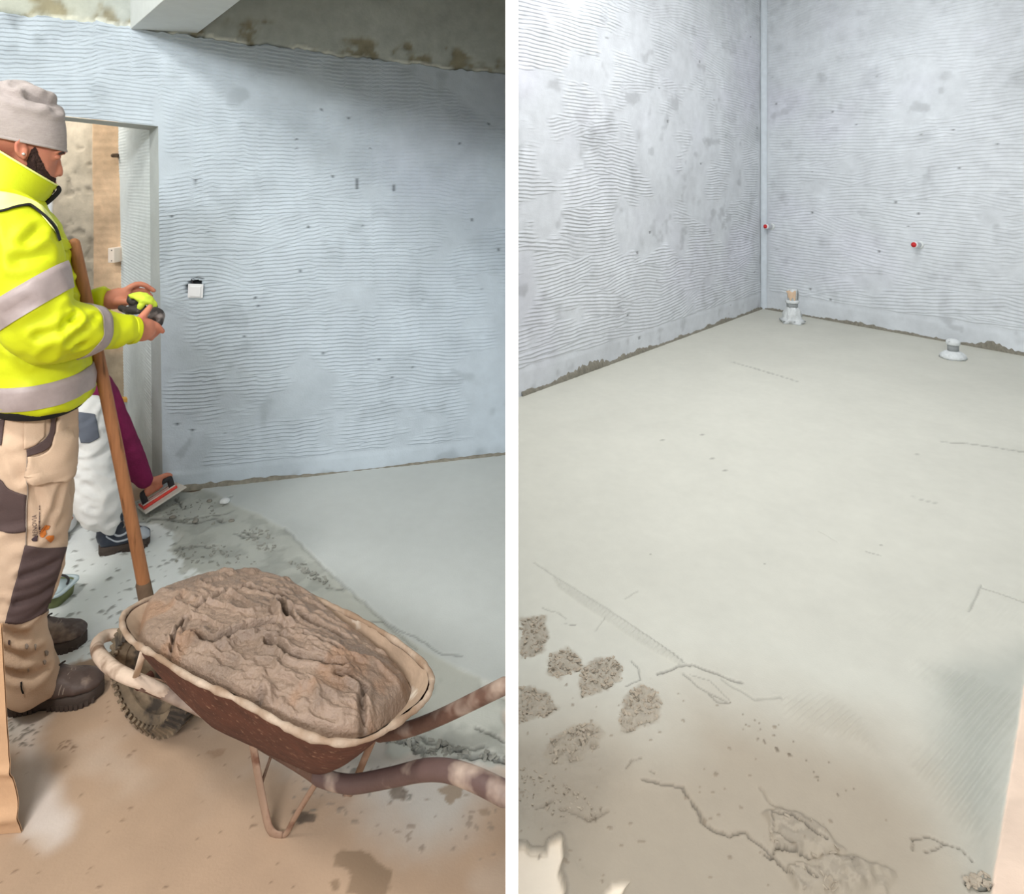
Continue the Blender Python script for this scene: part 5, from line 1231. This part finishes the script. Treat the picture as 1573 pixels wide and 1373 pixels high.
# hand float held by the crouching worker
fa, fb = at(224, 790, 2.79), at(287, 749, 2.95)      # lower edge of the blade
fc, fd = at(264, 745, 3.02), at(211, 780, 2.87)
hf = thing('hand_float', tuple((fa + fb) / 2), 'red backed plastering float in the hand of the crouching worker', 'float')
e1_, e2_ = fb - fa, fd - fa; nf = np.cross(e1_, e2_); nf /= np.linalg.norm(nf)
if nf[2] < 0: nf = -nf
fc = fa + e1_ * 0.96 + e2_
put('blade', bevel_me(prism([fa, fb, fc, fd], nf * 0.007), 0.001, 1), M_floatblade, hf, smooth=False)
q0 = [fa + e1_ * u_ + e2_ * v_ + nf * 0.0075 for u_, v_ in ((0.03, .28), (.86, .34), (.88, .88), (0.03, .92))]
put('back_plate', bevel_me(prism(q0, nf * 0.010), 0.002, 1), M_redfoam, hf, smooth=False)
for i_ in range(3):
    v_ = 0.42 + 0.18 * i_
    q1 = [fa + e1_ * u_ + e2_ * w_ + nf * 0.018 for u_, w_ in ((0.05, v_), (.84, v_), (.84, v_ + .06), (.05, v_ + .06))]
    obj('rib', *prism(q1, nf * 0.004), M_floatblade, hf, smooth=False)
m0 = fa + e1_ * .14 + e2_ * .6 + nf * 0.018; m1 = fa + e1_ * .78 + e2_ * .6 + nf * 0.018
FLOAT_GRIP = (m0 + nf * 0.042, m1 + nf * 0.042)
obj('handle', *tube(np.array([m0, m0 + nf * 0.040, FLOAT_GRIP[0] + (m1 - m0) * .12, FLOAT_GRIP[1] - (m1 - m0) * .12, m1 + nf * 0.040, m1]), 0.013, 12, steps=40), M_dark, hf)

# ---------------- the crouching worker behind him
Q = lambda L: np.array([at(*p) for p in L])
pw2 = thing('person', tuple(fl(150, 835)), 'crouching worker in maroon sweater and white trousers, reaching down with a red float', 'person')
B = []
head = at(82, 508, 2.76)
B.append(ell(head, (.085, .075, .105), None, 24, 16))
B.append(tube(Q([(96, 505, 2.74), (100, 528, 2.73), (98, 545, 2.74)]), [(.05, .055), (.045, .05), (.03, .035)], 14, steps=8))
B.append(ell(at(113, 520, 2.715), (.014, .012, .018)))
for sg in (-1, 1): B.append(ell(at(104, 511, 2.715 + sg * .035), (.012, .014, .008)))
B.append(ell(at(74, 515, 2.685), (.012, .008, .026))); B.append(ell(at(74, 515, 2.835), (.012, .008, .026)))
B.append(tube(Q([(80, 525, 2.76), (74, 550, 2.75)]), .055, 16, steps=5))
B.append(tube(Q([(74, 560, 2.74), (60, 630, 2.69), (50, 700, 2.65)]), [.10, .13, .13], 18, steps=10))
B.append(tube(Q([(88, 562, 2.70), (140, 600, 2.73), (166, 650, 2.77), (194, 698, 2.82), (224, 739, 2.865)]), [.05, .045, .042, .035, .024], 14, steps=24))
B.append(tube(Q([(82, 566, 2.86), (95, 640, 2.90), (100, 690, 2.86)]), [.05, .042, .034], 14, steps=14))
B.append(tube(Q([(52, 700, 2.60), (95, 655, 2.62), (132, 640, 2.62), (146, 720, 2.59), (158, 778, 2.55)]), [.08, .07, .056, .050, .030], 14, steps=26))
B.append(tube(Q([(50, 705, 2.72), (72, 730, 2.72), (94, 790, 2.68), (60, 812, 2.70), (34, 815, 2.71)]), [.08, .07, .055, .048, .035], 14, steps=26))
# gripping hand: palm over the float handle, four fingers round it, thumb along
g0_, g1_ = FLOAT_GRIP; gd = (g1_ - g0_) / np.linalg.norm(g1_ - g0_); gm = (g0_ + g1_) / 2 
wr_ = at(224, 739, 2.865)
palm0 = wr_ + (gm - wr_) * 0.15; palm1 = gm + np.array([-0.012, 0.0, 0.020])
B.append(tube(np.array([wr_, (palm0 + palm1) / 2 + UP * .004, palm1]), [(.022, .020), (.034, .019), (.038, .016)], 14, steps=9, ref=UP))
for k in range(4):
    c = gm + gd * (-0.032 + 0.021 * k); L_ = 0.0 if k in (1, 2) else -.003
    toc = -np.array([0, 1.0, 0]); 
    B.append(tube(np.array([c + UP * .022 + toc * -.012, c + UP * (.027 + L_) + toc * .010, c + UP * .010 + toc * (.024 + L_), c - UP * .010 + toc * .019, c - UP * .018 + toc * .004]), [.0098, .0096, .009, .0086, .0074], 10, steps=14))
B.append(tube(np.array([palm0 + np.array([.02, 0, .005]), gm + gd * .045 + UP * .020, gm + gd * .062 + UP * .012, gm + gd * .072 + UP * .002]), [.013, .0115, .0105, .0085], 10, steps=12))
hand2 = at(104, 705, 2.86)
B.append(tube(Q([(100, 690, 2.90), (101, 712, 2.86), (99, 728, 2.83)]), [(.022, .020), (.036, .017), (.032, .014)], 12, steps=8))
for k in range(4):
    a = at(96 + 2.6 * k, 728, 2.815 + .012 * k); B.append(tube(np.array([a, a + [-.004, -.012, -.028], a + [-.006, -.008, -.052 + .004 * abs(k - 1.5)]]), [.0092, .0088, .0072], 10, steps=9))
a = at(108, 708, 2.84); B.append(tube(np.array([a, a + [.016, -.01, -.026], a + [.014, -.016, -.050]]), [.012, .011, .0085], 10, steps=9))
put('body', remesh(B, 0.0058, 3), M_skin, pw2)
put('hair', remesh([ell(head + np.array([-.012, 0, .018]), (.088, .081, .100), None, 24, 16)], .007, 2, inflate_wr(.006, 50, 4)), M_hair, pw2)
for sg in (-1, 1): obj('eye', *ell(at(106.5, 511.5, 2.712 + sg * .033), (.010, .012, .008)), M_eye, pw2)
SW = [tube(Q([(78, 556, 2.75), (70, 590, 2.72), (60, 640, 2.68), (50, 695, 2.65)]), [(.15, .12), (.18, .145), (.175, .145), (.165, .14)], 24, steps=14)]
SW.append(tube(Q([(84, 560, 2.70), (132, 590, 2.72), (152, 618, 2.75), (168, 650, 2.77), (181, 675, 2.79), (196, 700, 2.82), (210, 721, 2.845), (222, 737, 2.862)]), [.092, .084, .078, .075, .068, .060, .046, .034], 22, steps=50))
SW.append(tube(Q([(80, 564, 2.86), (94, 635, 2.90), (100, 682, 2.87)]), [.075, .062, .042], 18, steps=20))
put('sweater', remesh(SW, 0.008, 3, inflate_wr(0.008, 16, 12)), M_maroon, pw2)
WT = [tube(Q([(52, 700, 2.60), (88, 662, 2.62), (120, 642, 2.62), (129, 640, 2.62)]), [.115, .105, .092, .084], 22, steps=24)]
WT.append(tube(Q([(128, 634, 2.62), (130, 660, 2.61), (135, 700, 2.60), (143, 740, 2.575), (154, 772, 2.555), (160, 788, 2.545), (163, 796, 2.54)]), [.078, .082, .080, .082, .080, .072, .064], 24, steps=40, roundcap=1))
WT.append(tube(Q([(50, 705, 2.73), (70, 728, 2.73), (90, 785, 2.69), (62, 808, 2.71), (36, 812, 2.72)]), [.115, .10, .08, .075, .06], 20, steps=34))
WT.append(ell(at(50, 700, 2.66), (.155, .15, .13), None, 20, 14))
wt = put('trousers', remesh(WT, 0.008, 3, inflate_wr(0.016, 13, 22, (1, 1, 1.9), [(Q(L), w, d) for L, w, d in (([(118, 690, 2.52), (145, 705, 2.52), (164, 695, 2.54)], .010, .009), ([(120, 720, 2.51), (150, 735, 2.50), (168, 725, 2.53)], .010, .009), ([(130, 745, 2.50), (165, 765, 2.49)], .010, .009), ([(140, 700, 2.52), (165, 750, 2.50), (178, 780, 2.49)], .010, .006), ([(140, 782, 2.48), (165, 790, 2.47)], .008, .007))])), M_wtrouser, pw2)
bw = wtrunk_bvh(wt)
obj('knee_patch', *patch(bw, [(112, 632), (130, 634), (146, 636)], [(124, 680), (138, 680), (152, 672)], 0.005, 20, 16), M_gpad, wt)
hS, tS = fl(153, 850), fl(231, 833)
bo2 = boot(pw2, hS, tS, .046, 1.0, M_boot2, M_sole, .12, M_seam)
bv2 = wtrunk_bvh(bo2); M_stripe = mat('pale_shoe_stripe', (176, 182, 190), rough=0.6, var=0.05, bump=0.1)
for e_, f_ in (([(168, 812), (180, 821), (192, 818), (200, 808)], [(168, 815), (180, 824), (193, 821), (202, 811)]), ([(163, 822), (178, 830), (196, 826), (208, 818)], [(163, 824.5), (178, 832.5), (197, 828.5), (209, 820.5)]), ([(213, 812), (221, 809), (229, 815)], [(214, 826), (222, 827), (229, 823)])):
    v_, q_ = patch(bv2, e_, f_, .003, 6, 18)
    if len(q_): obj('stripe', v_, q_, M_stripe, bo2)
hS2 = fl(22, 842) ; boot(pw2, hS2 + np.array([-.03, .09, 0]), hS2 + np.array([.18, .01, 0]), .046, 1.0, M_boot2, M_sole, .11, M_seam)
# ------------------------------------------------------------------ small things
M_wood = mat('worn_handle_wood', (160, 108, 70), rough=0.55, var=0.22, scale=9, stretch=(14, 14, 1.2), bump=0.15, spots=[((112, 74, 46), 5, 0.60, 0.70)])
M_dirtywood = mat('mortar_stained_wood', (104, 84, 66), rough=0.85, var=0.25, scale=30, bump=0.4)
M_steel = mat('worn_steel', (120, 112, 104), rough=0.6, var=0.2, metal=0.5, bump=0.2)
M_whitepl = mat('white_plastic', (236, 238, 240), rough=0.35, var=0.02, bump=0)
M_redpl = mat('red_plastic', (206, 40, 44), rough=0.4, var=0.08, bump=0)
M_plast = mat('plastered_pipe', (214, 218, 218), rough=0.8, var=0.10, scale=60, bump=0.7, bscale=110, spots=[((150, 152, 150), 40, 0.62, 0.72)])
M_plastg = mat('grey_pipe', (150, 154, 154), rough=0.6, var=0.1, bump=0.2)
M_tape = mat('torn_tape', (212, 184, 156), rough=0.7, var=0.12, bump=0.2)
M_black = mat('black_cavity', (14, 14, 15), rough=0.9, var=0.0, bump=0)
M_card = mat('brown_card', (188, 150, 116), rough=0.85, var=0.08, scale=20, bump=0.25)
M_pale = mat('pale_bucket_plastic', (196, 212, 218), rough=0.4, var=0.06, bump=0.05)
M_bucketin = mat('bucket_inside', (120, 128, 84), rough=0.7, var=0.3, bump=0.2)

# shovel leaning on the man, blade on the floor behind the barrow
s_bot = fl(238, 985, 0.03); s_top = SHOVEL_TOP
sh = thing('shovel', (s_bot[0], s_bot[1], 0), 'long wooden shovel shaft leaning between the man\'s arms, blade behind the wheelbarrow', 'shovel')
L = np.array([s_top + (s_bot - s_top) * t for t in np.linspace(0, 1, 14)])
bend = np.sin(np.linspace(0, math.pi, 14)) * 0.004; L[:, 0] += bend
obj('handle', *tube(L, np.interp(np.linspace(0, 1, 14), [0, .1, .8, 1], [.0155, .0168, .0182, .0195]), 18, roundcap=4), M_wood, sh)
dsh = (s_bot - s_top) / np.linalg.norm(s_bot - s_top)
k0 = s_top + (s_bot - s_top) * 0.845; k1 = s_top + (s_bot - s_top) * 0.985
obj('socket', *tube(np.array([k0, (k0 + k1) / 2, k1]), [.0205, .0215, .0225], 16, roundcap=2), M_dirtywood, sh)
side_ = np.array([0.9, 0.42, 0]); side_ /= np.linalg.norm(side_); fw_ = np.array([-0.42, 0.9, 0])
rows = []
for t in np.linspace(0, 1, 9):
    c0 = s_bot + np.array([0, 0, 0.012]) + fw_ * (0.24 * t) + np.array([0, 0, -0.034 * min(1, t * 2.5)])
    w = 0.10 * (1 - 0.75 * max(0, t - .45) ** 1.6 / 0.55 ** 1.6) * min(1, .4 + t * 5)
    rows.append([c0 + side_ * w * u + np.array([0, 0, 0.018 * abs(u) ** 2]) for u in np.linspace(-1, 1, 9)])
Pb = np.array(rows); Pb[..., 2] = np.maximum(Pb[..., 2], 0.004)
v, f, _ = grid_mesh(Pb); v2 = v + np.array([0, 0, 0.003]); f = [tuple(q) for q in f]
f2 = [tuple(i + len(v) for i in q[::-1]) for q in f]
obj('blade', np.concatenate([v, v2]), f + f2, M_steel, sh)

# wall socket left hanging askew over its hole
def wallframe(W):
    return np.stack([np.r_[W.d, 0], np.r_[W.n, 0], [0, 0, 1.]], 1)
u, v = WL.uv(301.5, 446); c0 = WL.p(np.array(u), np.array(v), 0.012)
so = thing('wall_socket', tuple(c0), 'white square wall socket hanging askew over a dark hole beside the doorway', 'socket')
a = math.radians(-4); Rt = wallframe(WL) @ np.array([[math.cos(a), 0, -math.sin(a)], [0, 1, 0], [math.sin(a), 0, math.cos(a)]]) @ np.array([[1, 0, 0], [0, math.cos(-.16), -math.sin(-.16)], [0, math.sin(-.16), math.cos(-.16)]])
put('frame', bevel_me(box(c0, (0.066, 0.012, 0.066), Rt), 0.003), M_whitepl, so, smooth=False)
put('rocker', bevel_me(box(c0 + Rt @ np.array([0, 0.007, -0.001]), (0.048, 0.007, 0.048), Rt), 0.002), M_whitepl, so, smooth=False)
obj('wire', *tube(np.array([c0 + Rt @ np.array([-0.03, -0.03, 0.05]), c0 + Rt @ np.array([-0.02, -0.012, 0.046]), c0 + Rt @ np.array([-0.012, -0.01, 0.02])]), 0.0025, 8, steps=10), M_dark, so)

# corridor: box, batten, stub for a small shade
p = at(178.5, 391, 3.80)
jn = thing('junction_box', tuple(p), 'small white box on the orange wall seen through the doorway', 'box')
put('case', bevel_me(box(p, (0.036, 0.10, 0.085)), 0.004), M_card if False else mat('cream_plastic', (236, 220, 204), rough=0.5, var=0.03, bump=0), jn, smooth=False)
for dz_ in (-0.03, 0.03):
    obj('screw', *ell(p + np.array([0.004, -0.05, dz_]), (0.004, 0.003, 0.004), n=8, m=6), M_steel, jn)
p = at(177, 238, 3.82)
st = thing('shade_stub', tuple(p), 'short brown stub for a small shade high on the orange corridor wall', 'pipe')
obj('pipe', *tube(np.array([p + [0, .05, 0], p + [0, -0.02, -0.004]]), 0.012, 12), M_dirtywood, st)  # brown stub put in for a small patch of shade on the wall
p0, p1 = at(170, 614, 3.80), at(192, 613, 3.72)
bt = thing('wood_batten', tuple((p0 + p1) / 2), 'yellow wooden batten low on the corridor wall behind the maroon sleeve', 'batten')
put('batten', bevel_me(box((p0 + p1) / 2, (abs(p1[0] - p0[0]) + .08, 0.03, 0.024)), 0.003), mat('yellow_wood', (214, 164, 84), rough=0.7, var=0.15, bump=0.1), bt, smooth=False)

# water pipe stubs with red plugs
def wstub(px, py, lean, label):
    u, v = RR.uv(px, py); b0 = RR.p(np.array(u), np.array(v), -0.01); d = np.r_[RR.n, 0] + np.array([lean, 0, 0.06]); d = d / np.linalg.norm(d)
    t = thing('water_pipe_stub', tuple(b0), label, 'pipe', group='capped water pipes')
    Rf = frame_to(d, (0, 0, 1))
    obj('pipe', *lathe(b0, [(0.024, 0), (0.024, 0.085), (0.029, 0.085), (0.029, 0.105), (0.019, 0.105), (0.019, 0.100)], 18, Rf), M_whitepl, t)
    obj('collar', *lathe(b0, [(0.024, 0), (0.040, 0.008), (0.036, 0.018), (0.024, 0.022)], 16, Rf), M_plast, t)
    obj('plug', *lathe(b0 + d * 0.098, [(0.0, 0.0), (0.021, 0.0), (0.021, 0.012), (0.0235, 0.012), (0.0235, 0.018), (0.012, 0.018), (0.009, 0.032), (0.0, 0.032)], 16, Rf), M_redpl, t)
wstub(1186, 348, -0.4, 'white pipe stub with red plug close to the room corner')
wstub(1413, 376, -0.15, 'white pipe stub with red plug well to the right of the corner')

# waste pipes standing out of the screed
def waste(px, py, k, label, tall):
    b = fl(px, py, 0.012); t = thing('waste_pipe', tuple(b), label, 'pipe', group='plaster smeared waste pipes')
    s = k
    def lumpy(prof, m, name, wob, seed, n=28, lab=None):
        v, f = lathe(b, [(r * s, z * s) for r, z in prof], n); c = v - b
        w = 1 + wob * (noise3(v * 30 / s * 0.3 + seed, seed) - .5) * 2; v = b + np.stack([c[:, 0] * w, c[:, 1] * w, c[:, 2]], 1); v[:, 2] = np.maximum(v[:, 2], 0.010)
        return obj(name, v, f, m, t)
    if tall:
        lumpy([(0, 0), (17.5, 0), (18, 3.5), (16.5, 5), (13.5, 6), (13, 10), (12.5, 15), (9.5, 21), (8.2, 25)], M_plast, 'plaster_cone', 0.34, 4)
        lumpy([(0, 24), (8.5, 24), (8.5, 31), (0, 31)], M_plastg, 'neck', 0.05, 5)
        lumpy([(0, 31), (9.5, 31), (10.2, 32), (10.2, 35), (9, 36), (0, 36)], M_plast, 'collar', 0.06, 6)
        lumpy([(0, 35), (7.8, 35), (8.2, 50), (7.2, 53), (6.2, 53), (6, 46), (0, 46)], M_plast, 'pipe_end', 0.15, 8)
        rows = []
        for a in np.linspace(math.pi * 1.12, math.pi * 1.55, 12):
            rows.append([b + s * np.array([math.cos(a) * r_, math.sin(a) * r_, z]) for r_, z in ((9.0, 38 + 3 * math.sin(a * 9)), (9.4, 43), (10.2, 49 + 1.5 * math.sin(a * 5)), (13.2 if a < 3.6 else 10.0, 51 + 1.4 * math.sin(a * 7)))])
        obj('tape', *grid_mesh(np.array(rows))[:2], M_tape, t)
        rows = []
        for a in np.linspace(-0.9, 0.2, 8):
            rows.append([b + s * np.array([math.cos(a) * r_, math.sin(a) * r_, z]) for r_, z in ((9.5, 36), (10.6, 44), (10, 51), (8, 54))])
        obj('tape', *grid_mesh(np.array(rows))[:2], M_plast, t)
    else:
        lumpy([(0, 0), (18, 0), (18.5, 3), (16, 7), (12, 10), (8.2, 12)], M_plast, 'plaster_cone', 0.16, 14)
        lumpy([(0, 11), (8, 11), (8, 23), (0, 23)], M_plastg, 'neck', 0.04, 15)
        lumpy([(0, 21.5), (9, 21.5), (10, 22.5), (10, 27), (9, 28.5), (8.3, 28), (7.8, 29.5), (5, 30.5), (0, 30.8)], M_plast, 'cap', 0.04, 16)
waste(1217, 495, 0.0064, 'tall plaster smeared waste pipe with torn tape near the corner', True)
waste(1464, 550, 0.0051, 'short capped waste pipe standing near the right hand wall', False)

# pale tub on the white floor behind the man's leg
b = fl(58, 938, 0.003)
bk = thing('mixing_tub', tuple(b), 'small pale blue plastic tub with handle behind the man\'s legs', 'tub')
def rrect(w, d, z, r=0.3, n=32):
    A = np.linspace(0, 2 * math.pi, n, endpoint=False); e = 0.45
    return np.stack([np.sign(np.cos(A)) * np.abs(np.cos(A)) ** e * w * .68, np.sign(np.sin(A)) * np.abs(np.sin(A)) ** e * d * .68, np.full(n, z * .8)], 1)
bb = b + np.array([0.0, 0.06, 0])
obj('body', *loft([bb + rrect(.085, .075, 0), bb + rrect(.092, .085, .055), bb + rrect(.088, .081, .055), bb + rrect(.080, .070, .006)]), M_bucketin, bk)
obj('rim', *loft([bb + rrect(.092, .085, .050), bb + rrect(.106, .098, .052), bb + rrect(.106, .098, .060), bb + rrect(.086, .079, .060), bb + rrect(.092, .085, .050)], cap=False), M_pale, bk)
obj('lid', *loft([bb + rrect(.084, .077, .046), bb + rrect(.084, .077, .051)]), M_pale, bk)
hp = [bb + np.array([0.050 * math.cos(t), 0.012 + .034 * math.sin(t), 0.047 + 0.010 * math.sin(t)]) for t in np.linspace(0, math.pi, 12)]
obj('handle', *tube(np.array(hp), 0.0038, 10), M_dark, bk)

# brown card sheet standing at the left edge of the picture
c_r0 = fl(33, 1279, 0.001); c_l0 = c_r0 + np.array([-0.42, -0.03, 0])
def card_pt(u, z):
    x = c_r0 + (c_l0 - c_r0) * u
    edge = np.interp(z, [0, 0.06, 0.16, 0.42, 1.2], [0, -0.014, -0.042, -0.078, -0.16])
    w = 0.004 * math.sin(z * 60) * math.exp(-z * 9) + 0.010 * math.exp(-((z - 0.035) / 0.012) ** 2) * (0.5 + .5 * math.sin(u * 9)) + 0.006 * math.exp(-((z - 0.125 - 0.05 * u) / 0.010) ** 2)
    return x + np.array([edge, 0.10 * z - w * 1.0, z])
us = np.linspace(0, 1, 40); zs_ = np.r_[np.linspace(0, 0.2, 50), np.linspace(0.21, 0.435, 24)]
fr_ = np.array([[card_pt(u_, z_) for u_ in us] for z_ in zs_]); bk_ = fr_ + np.array([0, 0.004, 0])
v1, f1, _ = grid_mesh(fr_); v2, f2, _ = grid_mesh(bk_[:, ::-1])
v, f = join([(v1, [tuple(q) for q in f1]), (v2, [tuple(q) for q in f2])])
cs = obj('card_sheet', v, f, M_card); tag(cs, 'creased brown card sheet standing upright at the left edge of the picture', 'card')

# flaky crumbs in the scraped footprints, the torn edge and the splashes: too many and small to single out
M_flake = mat('mortar_flakes', (172, 160, 143), rough=0.9, var=0.2, scale=50, bump=0.5)
M_flakeg = mat('grey_mortar_flakes', (146, 146, 138), rough=0.9, var=0.25, scale=50, bump=0.5)
rsf = np.random.RandomState(31)
def flakes(parent, polys, z0, r0, r1, tilt, m, flat=.35):
    parts = []
    for pl, n in polys:
        pts = fl2(pl); lo, hi = pts.min(0), pts.max(0); k = 0
        while k < n:
            q = rsf.uniform(lo, hi)
            if not inside(np.array(q[0]), np.array(q[1]), pts): continue
            k += 1; r = r0 + (r1 - r0) * rsf.uniform() ** 2; a = rsf.uniform(0, 6.28); t = rsf.normal(0, tilt)
            R1 = rotz(a) @ np.array([[math.cos(t), 0, -math.sin(t)], [0, 1, 0], [math.sin(t), 0, math.cos(t)]])
            v, f = box((0, 0, 0), (r * rsf.uniform(1.2, 2.4), r, r * flat), R1); v = v * (1 + rsf.uniform(-.25, .25, v.shape))
            parts.append((v + [q[0], q[1], z0 + r * .05], f))
    return tag(obj('mortar_flakes', *join(parts), m, parent, smooth=False), kind='stuff')
flakes(floor_r, [(pl, 150) for pl in FOOT], .010, .0025, .0075, .32, M_flake)
flakes(floor_r, [([(1180, 1265), (1200, 1255), (1245, 1275), (1290, 1315), (1270, 1330), (1230, 1320), (1185, 1305)], 60), ([(1215, 1345), (1260, 1325), (1300, 1330), (1350, 1345), (1330, 1373), (1230, 1380)], 60), ([(1480, 1373), (1490, 1355), (1515, 1350), (1522, 1373)], 26)], .016, .004, .013, .5, M_flake)
flakes(floor_r, [([(797, 1180), (860, 1200), (930, 1250), (905, 1275), (797, 1240)], 80)], .012, .002, .005, .4, M_flake)
flakes(floor_l, [([(580, 1118), (640, 1130), (700, 1150), (777, 1160), (777, 1172), (690, 1168), (610, 1150)], 70), ([(205, 770), (275, 765), (345, 770), (350, 805), (260, 815), (215, 800)], 70), ([(370, 815), (410, 815), (420, 830), (380, 832)], 30), ([(395, 835), (430, 838), (420, 850), (390, 848)], 30), ([(440, 865), (470, 868), (500, 890), (520, 910), (470, 890)], 50), ([(265, 840), (320, 835), (380, 850), (400, 870), (330, 872), (270, 868)], 60)], .007, .003, .010, .35, M_flakeg, .3)
# loose mortar clods on the white floor and near the slab edge
M_clod = mat('grey_clod', (140, 136, 126), rough=0.95, var=0.25, scale=60, bump=0.8)
rs = np.random.RandomState(12)
def clod(p, r, seed, name, label, group, m=M_clod):
    v, f = ell((0, 0, 0), (r * rs.uniform(.8, 1.3), r * rs.uniform(.7, 1.1), r * .55), n=14, m=8)
    v = v * (0.75 + 0.6 * noise3(v / r * 1.3 + seed, seed))[:, None]; v[:, 2] = np.maximum(v[:, 2], -r * 0.2)
    return tag(obj(name, v + p + np.array([0, 0, r * 0.16]), f, m), label, 'clod', group)
for i, (px_, py_, r_) in enumerate(((345, 771, .022), (322, 770, .012), (300, 801, .015), (265, 795, .012), (356, 800, .010))):
    lab = ('pale mortar clod lying by the wall foot right of the red float', 'small grey clod left of the pale mortar clod', 'dark clod on the torn screed below the pale mortar clod', 'small clod on torn screed just under the float blade', 'small clod right of the dark clod on torn screed')[i]
    clod(fl(px_, py_, 0.008), r_, i + 1, 'mortar_clod', lab, 'clods on the torn screed', M_plast if i == 0 else M_clod)
